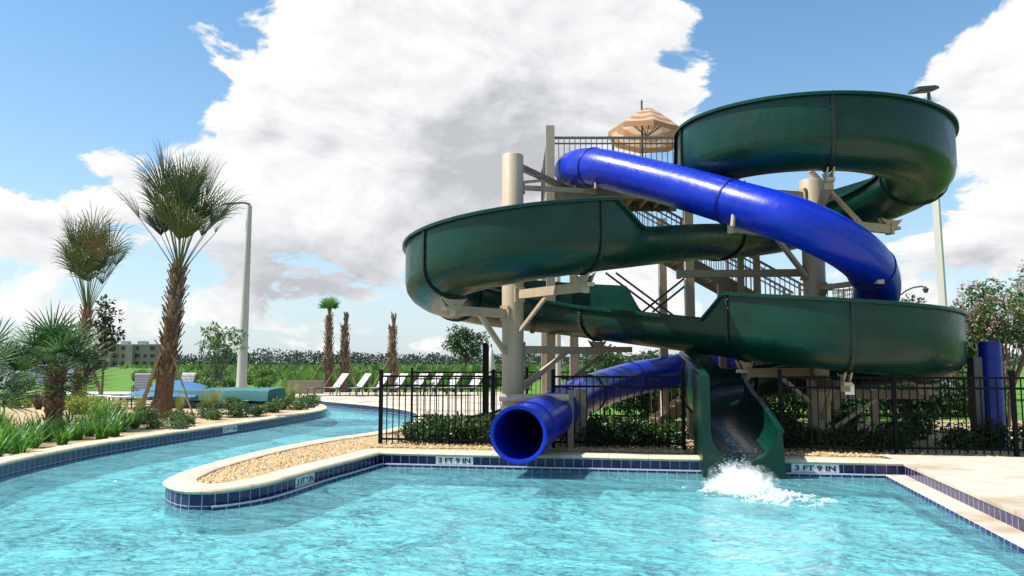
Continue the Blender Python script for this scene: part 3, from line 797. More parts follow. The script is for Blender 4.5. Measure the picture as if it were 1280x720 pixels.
# ------------------------------------------------------------------ support columns with arms
def column(label, x, y, r, top, arms, braces, extra=()):
    c = thing('support_column', label, 'column', (x, y, GZ))
    def loc(o): o.location = -c.location; return o
    sh = MB().lathe([(r, GZ), (r, top - .02), (r - .015, top), (0.001, top + .012)], (x, y, 0), 36)
    loc(sh.build('shaft', M['beige'], c, smooth=40))
    bp_ = MB().lathe([(r + .16, GZ), (r + .16, GZ + .03), (r + .002, GZ + .031)], (x, y, 0), 28)
    for k in range(8):
        a = k * math.pi / 4 + .2; q = Vector((x + (r + .10) * math.cos(a), y + (r + .10) * math.sin(a), GZ + .03)); bp_.cyl(q, q + Vector((0, 0, .05)), .018, n=6)
    loc(bp_.build('base_plate', M['beige'], c, smooth=30))
    for a, b_, w, h, m_ in arms:
        a, b_ = Vector(a), Vector(b_); dd = (b_ - a).normalized()
        mb = MB().beam(a, b_, w, h); hv = Vector((dd.x, dd.y, 0)).normalized(); mb.beam(Vector((x, y, a.z)) + hv * (r - .01), Vector((x, y, a.z)) + hv * (r + .02), w + .12, h + .14)
        for e1_ in (-1, 1):
            for e2_ in (-1, 1): q_ = Vector((x, y, a.z + e2_ * (h / 2 + .04))) + hv * (r + .015) + Vector((-hv.y, hv.x, 0)) * e1_ * (w / 2 + .035); mb.cyl(q_, q_ + hv * .025, .014, n=6)
        mb.beam(b_ - hv * .06, b_ + hv * .02, w + .05, h + .04); loc(mb.build('support_arm', M[m_], c))
    for a, b_, rr in braces:
        mb = MB().beam(a, b_, rr, rr); loc(mb.build('brace', M['beige'], c))
    return c, loc
def saddle(c, loc, s, drop=.16):
    """tapered bracket plates under a flume joint"""
    p, d = station(s); nr = Vector((d.y, -d.x)); mb = MB()
    for e in (-.05, .05):
        vs = []
        for th_ in (-.012, .012):
            for x, y in ((-.26, .0), (-.14, -.035), (.14, -.035), (.26, .0), (.12, -drop), (-.12, -drop)):
                vs.append((p.x + nr.x * x + d.x * (e + th_), p.y + nr.y * x + d.y * (e + th_), p.z + y - .01))
        mb.add(vs, [(0, 1, 2, 3, 4, 5), (11, 10, 9, 8, 7, 6)] + [(j, (j + 1) % 6, 6 + (j + 1) % 6, 6 + j) for j in range(6)])
    mb.beam((p.x - nr.x * .2, p.y - nr.y * .2, p.z - drop - .04), (p.x + nr.x * .2, p.y + nr.y * .2, p.z - drop - .04), .14, .06)
    loc(mb.build('saddle_bracket', M['beige'], c))
    return Vector((p.x, p.y, p.z - drop - .07))
XL, YL = P(641, 300, 14.9).x, 14.9
XR, YR = P(1016, 300, 14.9).x, 14.9
zL = P(641, 194, 14.9).z; zR = 4.95
cL = Vector((XL, YL, 0)); cRv = Vector((XR, YR, 0))
def bot(s): p, d = station(s); return Vector((p.x, p.y, p.z - .23))
sA, sB, sC = lstart + .85, sl(-145), le - .2
a1, a2, a3 = bot(sA), bot(sB), bot(sC)
def atc(c, z): return Vector((c.x, c.y, z))
at_ = lambda c, a, dz=0.0: Vector((c.x, c.y, a.z + dz))
tz = tp[3]; e1p = Vector((tz.x, tz.y, tz.z - .52))
tstart = tp[2] - Vector((0, 0, .52))
arms = [(at_(cL, a1), a1, .10, .16, 'beige'), (at_(cL, a2), a2, .10, .16, 'beige'), (at_(cL, a3), a3, .10, .15, 'beige'),
        (at_(cL, e1p, -.28), e1p, .09, .09, 'beige'), (at_(cL, tstart, -.02), tstart, .09, .12, 'beige_dark')]
brc = [(at_(cL, a1, -.85), at_(cL, a1) * .45 + a1 * .55, .06), (at_(cL, a2, -.95), at_(cL, a2) * .4 + a2 * .6, .08), (at_(cL, a3, -.8), at_(cL, a3) * .35 + a3 * .65, .07), (at_(cL, e1p, -.2), at_(cL, tstart) * .45 + tstart * .55, .06)]
c, loc = column('left beige steel column with arms carrying the far left loop of the green slide', XL, YL, .205, zL, arms, brc)
for s in (sA, sB, sC): saddle(c, loc, s)
# crossbar carrying the tube exit
xb = P(624, 497, 13.75); xe = P(711, 497, 13.75)
loc(MB().cyl(xb, (xe.x, xb.y, xb.z), .065, n=16).build('support_arm', M['beige'], c, smooth=40))
loc(MB().beam((cL.x, cL.y, xb.z), (cL.x, xb.y, xb.z), .10, .10).build('support_arm', M['beige'], c))
loc(MB().box((xb.x + .08, xb.y, (xb.z + GZ) / 2 - .06), (.10, .10, xb.z - GZ - .14)).build('support_leg', M['beige'], c))
loc(MB().box((xe.x + .05, xb.y + .3, (xb.z + .12 + GZ) / 2), (.10, .14, xb.z + .12 - GZ)).build('support_leg', M['beige_dark'], c))
q = P(725, 486, 14.6); loc(MB().box((q.x, 14.6, (q.z + GZ) / 2), (.20, .20, q.z - GZ)).build('support_leg', M['beige_dark'], c))
for q_ in (tp[3], tp[2]):
    dd = Vector((0, 0, 1)); b_ = Vector((q_.x, q_.y - .40, q_.z - .55)); loc(MB().cyl(b_, b_ + Vector((0, 0, .5)), .035, n=10).build('tube_hanger', M['beige'], c, smooth=40))
# right column
s1, s2, s3, s4, s5, s6 = sa('r1', 258), sa('r1', 378), sa('r1', 205), r2(262), r2(350), key['r2'][0] - .5
B = [bot(q) for q in (s1, s2, s3, s4, s5, s6)]
k5 = tp[5] + Vector((0, -.05, -.50)); k8 = P(1100, 350, 13.3)
arms = [(at_(cRv, B[0], -.55), B[0], .10, .18, 'beige'), (at_(cRv, B[1]), B[1], .11, .17, 'beige'), (at_(cRv, B[2]), B[2], .10, .16, 'beige'),
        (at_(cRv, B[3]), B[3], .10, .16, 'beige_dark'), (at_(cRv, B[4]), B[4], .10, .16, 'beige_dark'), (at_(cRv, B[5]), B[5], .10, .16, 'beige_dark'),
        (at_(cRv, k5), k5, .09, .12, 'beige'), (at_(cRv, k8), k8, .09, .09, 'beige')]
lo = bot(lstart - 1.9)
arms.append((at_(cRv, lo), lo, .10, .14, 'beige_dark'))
brc = [(at_(cRv, B[1], 1.0), at_(cRv, B[1]) * .35 + B[1] * .65, .07), (at_(cRv, k5, -.95), at_(cRv, k5) * .5 + k5 * .5, .08), (at_(cRv, B[3], -.8), at_(cRv, B[3]) * .4 + B[3] * .6, .07), (at_(cRv, B[4], -.8), at_(cRv, B[4]) * .4 + B[4] * .6, .07), (at_(cRv, B[5], -.7), at_(cRv, B[5]) * .4 + B[5] * .6, .07), (at_(cRv, B[2], -.9), at_(cRv, B[2]) * .4 + B[2] * .6, .07)]
c, loc = column('right beige steel column inside the high loop of the green slide', XR, YR, .205, zR, arms, brc)
for s in (s1, s2, s3, s4, s5, s6): saddle(c, loc, s)
for q_, sh in ((tp[5], .46), (k8 + Vector((-.12, 0, .1)), 0)):
    b_ = q_ + (Vector((-.08, -TR - .02, -.52)) if sh else Vector((0, 0, -.08)))
    loc(MB().cyl(b_, b_ + Vector((.07 if sh else 0, 0, .56 if sh else .45)), .04, n=10).build('tube_hanger', M['beige'], c, smooth=40))

# ------------------------------------------------------------------ stair tower
tw = thing('stair_tower', 'beige steel stair tower with railed top platform behind the blue tube', 'stair tower', (2.2, 18.5, GZ))
def tl_(o): o.location = -tw.location; return o
TX0, TX1, TY0, TY1, TZ = .80, 3.95, 17.2, 20.3, 5.36
for (x, y, h) in ((TX0 + .05, TY0, 6.72), (TX0 + .05, TY1, 6.5), (TX1 - .05, TY0 + .05, 5.2), (TX1 - .05, TY1, 5.2), (TX0 + .62, TY0 + .9, 5.2)):
    tl_(MB().box((x, y, (h + GZ) / 2), (.19, .19, h - GZ)).build('post', M['beige'], tw))
pf = MB().box(((TX0 + TX1) / 2, TY0 + .75, TZ - .03), (TX1 - TX0, 1.5, .06)); pf.box((TX0 + .8, TY0 + 2.3, TZ - .03), (1.6, 1.6, .06))
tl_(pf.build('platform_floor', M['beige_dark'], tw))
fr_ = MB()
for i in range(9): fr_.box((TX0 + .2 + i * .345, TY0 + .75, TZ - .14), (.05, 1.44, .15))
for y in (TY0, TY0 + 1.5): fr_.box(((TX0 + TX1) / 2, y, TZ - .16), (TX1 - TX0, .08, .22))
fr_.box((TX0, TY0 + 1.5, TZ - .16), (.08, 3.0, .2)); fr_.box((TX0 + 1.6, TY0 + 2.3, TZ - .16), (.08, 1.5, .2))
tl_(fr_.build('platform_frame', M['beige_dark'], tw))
def railing(pts, h=1.1, name='guard_rail', gap=.12, parent=None):
    top = MB(); bal = MB()
    for a, b_ in zip(pts[:-1], pts[1:]):
        a, b_ = Vector(a), Vector(b_); L = (b_ - a).length; u = Vector((0, 0, 1))
        top.beam(a + u * h, b_ + u * h, .045, .05); top.beam(a + u * .10, b_ + u * .10, .035, .035); top.beam(a + u * (h - .13), b_ + u * (h - .13), .03, .03)
        n = int(L / gap)
        for i in range(n + 1):
            q = a + (b_ - a) * (i / n); thick = .05 if i % 12 == 0 else .017
            bal.box(q + u * (h / 2 + .03), (thick, thick, h - .06))
    o = tl_(top.build(name, M['rail'], tw)); bal.build('baluster', M['rail'], o); return o
railing([(TX0, TY0, TZ), (TX1, TY0, TZ)])
railing([(TX0, TY0 + .1, TZ), (TX0, TY1 - .1, TZ)])
railing([(TX0, TY0 + 3.0, TZ), (TX0 + 1.55, TY0 + 3.0, TZ)])
railing([(TX1, TY0 + .1, TZ), (TX1, TY0 + .55, TZ)])
# one long flight down to the right, then back away
SX0, SZ0, SX1, SZ1, SY = P(775, 283, 19.2).x, P(775, 287, 19.2).z, P(1003, 415, 19.2).x, P(1003, 412, 19.2).z, 19.2
def flight(a, b_, wid, wd):
    a, b_ = Vector(a), Vector(b_); n = 16; st = MB(); tr_ = MB()
    for e in (-wid / 2, wid / 2): st.beam(a + wd * e, b_ + wd * e, .05, .26)
    run = b_ - a
    for i in range(n):
        q = a + run * ((i + .5) / n) + Vector((0, 0, .03))
        hx = Vector((run.x, run.y, 0)).normalized(); ang = math.atan2(hx.y, hx.x)
        tr_.box(q, (Vector((run.x, run.y, 0)).length / n * 1.02, wid - .06, .035), ang)
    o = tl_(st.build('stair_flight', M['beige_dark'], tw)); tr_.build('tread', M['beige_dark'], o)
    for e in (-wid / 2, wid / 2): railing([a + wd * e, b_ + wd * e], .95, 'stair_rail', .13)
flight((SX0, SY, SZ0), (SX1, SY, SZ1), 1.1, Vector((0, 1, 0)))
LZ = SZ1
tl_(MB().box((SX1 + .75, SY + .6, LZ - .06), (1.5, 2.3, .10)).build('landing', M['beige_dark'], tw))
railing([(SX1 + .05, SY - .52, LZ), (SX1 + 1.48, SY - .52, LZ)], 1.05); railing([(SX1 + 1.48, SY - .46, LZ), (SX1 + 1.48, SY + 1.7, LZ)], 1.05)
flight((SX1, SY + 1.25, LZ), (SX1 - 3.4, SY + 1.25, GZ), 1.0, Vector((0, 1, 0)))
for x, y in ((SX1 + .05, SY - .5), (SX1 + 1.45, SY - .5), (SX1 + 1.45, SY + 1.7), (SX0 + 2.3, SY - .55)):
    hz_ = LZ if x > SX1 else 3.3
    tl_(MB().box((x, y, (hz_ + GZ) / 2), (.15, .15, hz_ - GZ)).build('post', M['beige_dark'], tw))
for (x, h) in ((P(928, 360, 18.3).x, 4.2), (P(943, 360, 18.6).x, 4.2)):
    tl_(MB().box((x, 18.4, (h + GZ) / 2), (.13, .13, h - GZ)).build('post', M['beige_dark'], tw))
# rod cross bracing between the posts
yb = TY0 + .1
for off_ in (0, .22):
    tl_(MB().cyl(P(757 + off_ * 58, 341, yb), P(838 + off_ * 58, 401, yb), .024, n=8).build('brace_rod', M['grey_metal'], tw))
    tl_(MB().cyl(P(803 + off_ * 58, 390, yb + .06), P(869 + off_ * 58, 337, yb + .06), .024, n=8).build('brace_rod', M['grey_metal'], tw))
tl_(MB().beam(P(650, 437, TY0), P(790, 437, TY0), .09, .12).build('cross_beam', M['beige'], tw))
tl_(MB().beam(P(652, 489, TY0), P(704, 443, TY0), .06, .08).build('brace_rod', M['beige_dark'], tw))
tl_(MB().beam(P(700, 486, TY0 + .3), P(752, 443, TY0 + .3), .06, .08).build('brace_rod', M['beige_dark'], tw))

# white standpipe behind the tower post
q = P(697, 500, 18.4); wp = MB().cyl((q.x, 18.4, GZ), (q.x, 18.4, 5.1), .085, n=18)
tag(wp.build('water_pipe', M['plaque'], smooth=40), 'white vertical pipe rising beside the tower posts', 'pipe')

# ------------------------------------------------------------------ umbrella on the platform
ub = Vector((P(803, 190, 18.3).x, 18.3, TZ)); um = thing('patio_umbrella', 'striped cream and tan patio umbrella open on the slide tower', 'umbrella', ub)
m, t, b = mat('umbrella_canvas')
uvn = t.n('ShaderNodeTexCoord').outputs['Object']; sep = t.n('ShaderNodeSeparateXYZ', inp={0: uvn})
rad = t.m('SQRT', t.m('ADD', t.m('POWER', sep.outputs[0], 2.0), t.m('POWER', sep.outputs[1], 2.0)))
stp = t.sm(t.m('SINE', t.m('MULTIPLY', rad, 26.0)), -.1, .15)
cc = t.ramp(stp, [(0, (.52, .29, .16)), (1, (.72, .54, .38))])
t.L.new(cc, b.inputs['Base Color']); b.inputs['Roughness'].default_value = .85
tr = t.n('ShaderNodeBsdfTranslucent'); t.L.new(cc, tr.inputs[0])
mx = t.n('ShaderNodeMixShader', inp={0: .45}); t.L.new(b.outputs[0], mx.inputs[1]); t.L.new(tr.outputs[0], mx.inputs[2]); t.L.new(mx.outputs[0], m.node_tree.nodes['Material Output'].inputs[0])
zt = P(803, 130, 18.3).z - TZ; zr = zt - .62; RU = .92
mb = MB(); NS = 8; K = 6; rings = 7; vs = [(0, 0, zt)]
for r_ in range(1, rings + 1):
    f = r_ / rings
    for i in range(NS * K):
        a = 2 * math.pi * i / (NS * K); w = (i % K) / K; sag = math.sin(math.pi * w)
        rr = RU * f * (1 - .07 * sag * f); zz = zt - .70 * f ** 1.15 - .05 * sag * f * f + (.05 * sag if r_ == rings else 0)
        vs.append((rr * math.cos(a), rr * math.sin(a), zz))
fs = [(0, 1 + i, 1 + (i + 1) % (NS * K)) for i in range(NS * K)]
for r_ in range(rings - 1):
    for i in range(NS * K):
        j = (i + 1) % (NS * K); fs.append((1 + r_ * NS * K + i, 1 + (r_ + 1) * NS * K + i, 1 + (r_ + 1) * NS * K + j, 1 + r_ * NS * K + j))
base_ = 1 + (rings - 1) * NS * K; o_ = len(vs)
for i in range(NS * K):
    x, y, z = vs[base_ + i]; vs.append((x * 1.01, y * 1.01, z - .13))
for i in range(NS * K):
    j = (i + 1) % (NS * K); fs.append((base_ + i, o_ + i, o_ + j, base_ + j))
mb.add(vs, fs); can = mb.build('canopy', m, um, smooth=35); can.rotation_euler = (R(-5), R(5), 0)
MB().cyl((0, 0, 0), (0, 0, zt + .03), .022, n=10).build('pole', M['dark_frame'], um, smooth=40)
MB().lathe([(.24, 0), (.24, .05), (.06, .09), (.03, .3)], n=20).build('base', M['dark_frame'], um, smooth=40)
MB().lathe([(.001, zt + .02), (.03, zt + .04), (.02, zt + .09), (.001, zt + .12)], n=10).build('finial', M['dark_frame'], um, smooth=40)
for i in range(8):
    a = 2 * math.pi * i / 8
    MB().cyl((0.03 * math.cos(a), .03 * math.sin(a), zt - .72), (.5 * RU * math.cos(a), .5 * RU * math.sin(a), zt - .35), .010, n=6).build('rib', M['dark_frame'], can)
# ------------------------------------------------------------------ black iron fences
FH = 1.30
def fence(label, pts, posts_every=1.85, h=FH, gap=.115, tall=()):
    a0 = Vector(pts[0]); f = thing('iron_fence', label, 'fence', (a0.x, a0.y, GZ), group='black iron fences round the slide')
    def lc(o): o.location = -f.location; return o
    for a, b_ in zip(pts[:-1], pts[1:]):
        a, b_ = Vector(a), Vector(b_); L = (b_ - a).length; n = max(1, round(L / posts_every))
        for i in range(n):
            p, q = a + (b_ - a) * (i / n), a + (b_ - a) * ((i + 1) / n); d = (q - p).normalized()
            pn = MB(); u = Vector((0, 0, 1)); P3 = lambda v, z: Vector((v.x, v.y, z))
            for z in (h - .09, h - .26, GZ + .14): pn.beam(P3(p, z), P3(q, z), .028, .036)
            m_ = int((q - p).length / gap)
            for k in range(1, m_):
                c = p + (q - p) * (k / m_); pn.box((c.x, c.y, (h - .075 + GZ + .06) / 2), (.017, .017, h - .075 - GZ - .06), math.atan2(d.y, d.x))
            lc(pn.build('picket_panel', M['black'], f))
        for i in range(n + 1):
            p = a + (b_ - a) * (i / n); d = (b_ - a).normalized(); an = math.atan2(d.y, d.x)
            ps = MB().box((p.x, p.y, (h + GZ) / 2), (.062, .062, h - GZ), an); ps.box((p.x, p.y, h + .012), (.076, .076, .024), an)
            ps.add([(p.x - .03, p.y - .03, h + .024), (p.x + .03, p.y - .03, h + .024), (p.x + .03, p.y + .03, h + .024), (p.x - .03, p.y + .03, h + .024), (p.x, p.y, h + .05)], [(0, 1, 4), (1, 2, 4), (2, 3, 4), (3, 0, 4)])
            lc(ps.build('post', M['black'], f))
    return f
def on_fence(px):
    return min((fl0 + fdir * (i * .01 - .5) for i in range(1400)), key=lambda q: abs(q.x / q.y * F / CP - (px - 640)))
fa, fb, fc, fd, fe_, ff = on_fence(477), on_fence(617), on_fence(691), on_fence(853), on_fence(974), on_fence(1420)
fence('black iron pool fence left of the blue tube exit', [fa, fb], 3)
fence('black iron pool fence between the blue tube and the green slide exit', [fc, fd], 3)
fence('long black iron pool fence right of the green slide exit', [fe_, ff], 1.95)
side = [Vector((fa.x, fa.y + .06)), Vector((P(512, 400, 17.2).x, 17.2)), Vector((P(541, 400, 21).x, 21.0)), ]
fence('black iron fence behind the stair tower', [Vector((P(516, 400, 20.9).x, 20.9)), Vector((0.4, 21.3)), Vector((12.8, 21.0))], 2.2)
gp = P(607, 520, 20.2); tag(MB().box((gp.x, 20.2, .92), (.16, .16, 2.0)).box((gp.x, 20.2, 1.94), (.12, .12, .05)).build('gate_post', M['black']), 'tall square black post left of the left column', 'post')
cu = thing('closed_umbrella', 'folded white umbrella beyond the fence beside a tall black post', 'umbrella', (P(614, 470, 25).x, 25, 0))
MB().lathe([(.001, 1.0), (.10, 1.05), (.14, 1.25), (.08, 1.75), (.02, 1.95), (.001, 1.97)], n=14).build('canopy', M['white_sling'], cu, smooth=50); MB().cyl((0, 0, -.06), (0, 0, 2.05), .022).build('pole', M['dark_frame'], cu, smooth=40)
# white notice on the fence, blue post behind it
q = P(1062, 487, (on_fence(1062)).y - .03)
tag(MB().box((q.x, q.y, q.z), (.15, .008, .17), math.atan2(fdir.y, fdir.x)).build('notice', M['plaque']), 'small blank looking white notice fixed to the black fence', 'sign')
bpz = P(1236, 427, 14.3); bt = thing('blue_post', 'thick blue post standing behind the right end of the fence', 'post', (bpz.x, 14.3, GZ))
mb = MB().lathe([(.19, 0), (.19, bpz.z - GZ - .03), (.17, bpz.z - GZ), (.001, bpz.z - GZ + .01)], n=32); mb.build('post_body', M['blue_ring'], bt, smooth=40)
MB().lathe([(.192, bpz.z - GZ - .30), (.198, bpz.z - GZ - .29), (.192, bpz.z - GZ - .26)], n=32).build('collar', M['blue_ring'], bt, smooth=40)
MB().box((-.27, .02, .82), (.15, .22, 1.64)).build('control_box', M['grey_metal'], bt)

# ------------------------------------------------------------------ lamps
def lamp_post_mesh(a, b_, r0, r1, n=16): return MB().cyl(a, b_, r0, r1, n)
a = P(302, 470, 38.0); a.z = GZ; b_ = P(312, 257, 38.0)
lp = thing('street_lamp', 'tall pale concrete lamp post with a flat lamp arm to the left', 'street lamp', a)
o = lamp_post_mesh(a, b_, .25, .12).build('pole', M['concrete_pole'], lp, smooth=40); o.location = -a
arm = MB().pipe([b_ + Vector((0, 0, -.1)), b_ + Vector((0, 0, .06)), b_ + Vector((-.25, 0, .14)), b_ + Vector((-.7, 0, .13))], .05); o = arm.build('lamp_arm', M['grey_metal'], lp, smooth=40); o.location = -a
hd = MB().lathe([(.001, .05), (.10, .04), (.16, 0), (.13, -.04), (.001, -.05)], n=14)
hd.v = [(x * 2.6, y * 1.2, z) for x, y, z in hd.v]; o = hd.build('lamp_head', M['grey_metal'], lp, smooth=40); o.location = b_ + Vector((-.95, 0, .10)) - a; o.rotation_euler = (0, R(-4), 0)
a = P(1181, 400, 28.0); a.z = GZ; b_ = P(1162, 126, 28.0)
lp = thing('light_pole', 'pale square light pole with a dark box head above the high green loop', 'light pole', a)
o = MB().cyl(a, b_, .18, .13, 4).build('pole', M['pole_paint'], lp); o.location = -a
o = MB().cyl(b_ + Vector((0, 0, -.3)), b_ + Vector((-.02, 0, .28)), .07, .06, 10).build('stem', M['grey_metal'], lp, smooth=40); o.location = -a
hd = MB(); hd.box((0, 0, 0), (.92, .5, .10)); hd.box((0, 0, .07), (.80, .42, .05)); hd.box((0, 0, -.06), (.7, .36, .02))
o = hd.build('lamp_head', M['grey_metal'], lp); o.location = b_ + Vector((-.20, 0, .40)) - a; o.rotation_euler = (0, R(-9), R(14))
a = P(1121, 400, 45.0); a.z = GZ; lp = thing('gooseneck_lamp', 'slim dark lamp with a curved arm seen past the blue tube', 'street lamp', a)
pts = [P(1121, 420, 45), P(1121, 376, 45), P(1124, 370, 45), P(1133, 363, 45), P(1143, 359, 45), P(1153, 358, 45), P(1157, 360, 45)]
o = MB().cyl(a, pts[1], .06, .05, 10).build('pole', M['grey_metal'], lp, smooth=40); o.location = -a
o = MB().pipe(pts[1:], .045).build('lamp_arm', M['grey_metal'], lp, smooth=40); o.location = -a
q = pts[-1]; o = MB().lathe([(.03, .12), (.06, .04), (.17, -.05), (.15, -.12), (.10, -.26), (.001, -.30)], q, 14).build('lantern', M['grey_metal'], lp, smooth=40); o.location = -a

# ------------------------------------------------------------------ foliage helpers
def rnd_dir():
    while True:
        v = Vector((random.uniform(-1, 1), random.uniform(-1, 1), random.uniform(-1, 1)))
        if .05 < v.length < 1: return v.normalized()
def clump(mb, c, rad, n, size, flat=.8, shell=.35):
    """leaves scattered through an ellipsoid, most of them near its surface"""
    c = Vector(c)
    for _ in range(n):
        v = rnd_dir(); rr = (shell + (1 - shell) * random.random()) ** .6
        p = c + Vector((v.x * rad[0], v.y * rad[1], v.z * rad[2])) * rr
        d = (v + rnd_dir() * .9 + Vector((0, 0, -.15))).normalized()
        nn = (v * .5 + Vector((0, 0, 1)) + rnd_dir() * .7).normalized()
        s = size * random.uniform(.6, 1.3); mb.leaf(p, d, nn, s, s * random.uniform(.42, .7))
def shrub(rx, rz, n, size, nclump=7):
    mb = MB()
    for i in range(nclump):
        a = i / nclump * 6.28 + random.uniform(-.4, .4); q = random.uniform(.15, .65) * rx
        rr = rx * random.uniform(.38, .55)
        clump(mb, (q * math.cos(a), q * math.sin(a), rz * random.uniform(.35, .68)), (rr, rr, rz * random.uniform(.30, .42)), n // nclump, size)
    return mb
def stems_mb(rx, rz, n=6, r=.012):
    mb = MB()
    for i in range(n):
        a = i * 6.28 / n; mb.cyl((.03 * math.cos(a), .03 * math.sin(a), -.03), (rx * .5 * math.cos(a), rx * .5 * math.sin(a), rz * .7), r, r * .5, 5)
    return mb
def strap(n, L, w, spread=1.0, droop=.6, segs=4):
    mb = MB()
    for _ in range(n):
        a = random.random() * 6.28; l = L * random.uniform(.55, 1.15); t0 = random.uniform(.05, .55) * spread
        d = Vector((math.cos(a) * math.sin(t0), math.sin(a) * math.sin(t0), math.cos(t0)))
        p = Vector((random.uniform(-.06, .06), random.uniform(-.06, .06), -.02)); sdv = Vector((-math.sin(a), math.cos(a), 0)); vs = []
        for k in range(segs + 1):
            f = k / segs; ww = w * (1 - f) ** .7 * (.6 + .4 * min(1, f * 4)) if k < segs else .001
            vs += [p + sdv * ww, p - sdv * ww]
            p = p + d * (l / segs); d = (d + Vector((math.cos(a), math.sin(a), -.7)) * (droop * (.25 + f) / segs * 1.6)).normalized()
        mb.add(vs, [(2 * k, 2 * k + 1, 2 * k + 3, 2 * k + 2) for k in range(segs)])
    return mb
def scatter(protos, spots, group, label, loc_z=-.06):
    """first use of each prototype, then copies"""
    used = set()
    for i, (x, y, sc) in enumerate(spots):
        pr = protos[i % len(protos)]
        if id(pr) not in used:
            used.add(id(pr)); pr.location = (x, y, loc_z); pr.scale = (sc, sc, sc); pr.rotation_euler = (0, 0, random.random() * 6.28); o = pr
        else:
            o = dup(pr, (x, y, loc_z), random.random() * 6.28, sc)
        tag(o, label, None, group, 'thing')
def plant(name, label, cat, fol, fm, stm=None, sm_=None):
    t_ = thing(name, label, cat)
    fol.build('foliage', fm, t_)
    if stm: stm.build('stem', sm_ or M['bark'], t_, smooth=50)
    return t_

# ------------------------------------------------------------------ palms
def fan_leaf(bl, pet, o, d, plen, rad, nb=26, half=R(105), droop=.5, sag=.25, w=.028, fold=.25):
    pts = []; p = Vector(o); dd = d.normalized()
    for k in range(7):
        pts.append(p.copy()); p = p + dd * (plen / 6); dd = (dd + Vector((d.x, d.y, -.25)) * (sag / 6)).normalized()
    pet.pipe(pts, [.022, .019, .016, .014, .012, .011, .009], 5)
    hub = pts[-1]; ax = dd; side_ = ax.cross(Vector((0, 0, 1)))
    if side_.length < .1: side_ = ax.cross(Vector((1, 0, 0)))
    side_.normalize(); side_ = (side_ + ax.cross(side_) * random.uniform(-.5, .5)).normalized(); nrm = side_.cross(ax)
    for i in range(nb):
        a = -half + 2 * half * i / (nb - 1) + random.uniform(-.03, .03)
        v = (ax * math.cos(a) + side_ * math.sin(a) + nrm * (fold * abs(math.sin(a)) + .10 * (i % 2))).normalized()
        L = rad * (1 - .28 * (abs(a) / half) ** 2) * random.uniform(.85, 1.1); q = hub + ax * (.02 * random.random())
        sv = v.cross(nrm).normalized(); vs = []; SG = 5
        for k in range(SG + 1):
            f = k / SG; ww = w * (.35 + 1.3 * f if f < .45 else .93 * (1 - (f - .45) / .55) ** .8) + .001
            vs += [q + sv * ww, q - sv * ww]
            q = q + v * (L / SG); v = (v + Vector((0, 0, -1)) * (droop * (f ** 1.5) * .75)).normalized()
        bl.add(vs, [(2 * k, 2 * k + 1, 2 * k + 3, 2 * k + 2) for k in range(SG)])
def palm_trunk(mb, boots, h, r0, r1, lean=(0, 0), boot_from=.0, boot_n=0, boot_len=.28, flare=1.3):
    n = 26; pts = []; rr = []
    for k in range(n + 1):
        f = k / n; pts.append(Vector((lean[0] * f, lean[1] * f, h * f)))
        rr.append((r0 + (r1 - r0) * f) * (1 + (flare - 1) * math.exp(-f * 9)) * random.uniform(.94, 1.06))
    mb.pipe(pts, rr, 14)
    for i in range(boot_n):
        f = boot_from + (1 - boot_from) * (i + random.random()) / boot_n; a = i * 2.4 + random.uniform(-.3, .3)
        r = (r0 + (r1 - r0) * f) * .92; c = Vector((lean[0] * f + r * math.cos(a), lean[1] * f + r * math.sin(a), h * f))
        out = Vector((math.cos(a), math.sin(a), 0)); up = Vector((0, 0, 1)); sdv = Vector((-math.sin(a), math.cos(a), 0)); L = boot_len * random.uniform(.6, 1.2); w = .055 * random.uniform(.8, 1.3)
        tip = c + up * L * .75 + out * L * random.uniform(.25, .65)
        boots.add([c - sdv * w - up * .05, c + sdv * w - up * .05, tip + sdv * w * .45, tip - sdv * w * .45, c + out * .03 - up * .02, tip + out * .035], [(0, 1, 2, 3), (0, 4, 5, 3), (4, 1, 2, 5)])
def palm(name, label, base, h, r0, r1, leaves, plen, rad, tilt, lean=(0, 0), bladem='palm_leaf', droop=.5, boots=(0, 0), blen=.28, nb=26, w=.028, sag=.25, flare=1.3, dry=0, half=R(105), core=None, vary=.12, group=None):
    t_ = thing(name, label, 'palm tree', base, group=group)
    tm, bm_ = MB(), MB(); palm_trunk(tm, bm_, h, r0, r1, lean, boots[0], boots[1], blen, flare)
    tr_ = tm.build('trunk', M['palmbark'], t_, smooth=60)
    if bm_.v: bm_.build('boot', M['boot'], tr_)
    bl, dry_, pt_ = MB(), MB(), MB(); top = Vector((lean[0], lean[1], h - .05))
    for i in range(leaves):
        f = (i + .5) / leaves; a = i * 2.39996 + random.uniform(-.25, .25); ti_ = tilt[0] + (tilt[1] - tilt[0]) * f ** .8 + random.uniform(-.06, .06)
        d = Vector((math.cos(a) * math.sin(ti_), math.sin(a) * math.sin(ti_), math.cos(ti_)))
        fan_leaf(dry_ if (dry and i % dry == 0) else bl, pt_, top + d * .08 + Vector((0, 0, -.25 * f)), d, plen * random.uniform(1 - vary, 1.12) * (.8 + .3 * (1 - f)), rad * random.uniform(.85, 1.1), nb, half, droop * random.uniform(.8, 1.3), sag, w)
    cr = bl.build('crown', M[bladem], t_)
    if dry_.v: dry_.build('dry_frond', M['palm_dry'], cr)
    pt_.build('stalk', M['petiole'], cr, smooth=60)
    return t_
def stake(t_, base, a, b_, w=.07, m_='wood'):
    o = MB().beam(a, b_, w, w * .5).build('brace_stake', M[m_], t_); return o
random.seed(77)
bp1 = G(201, 522, -.05)
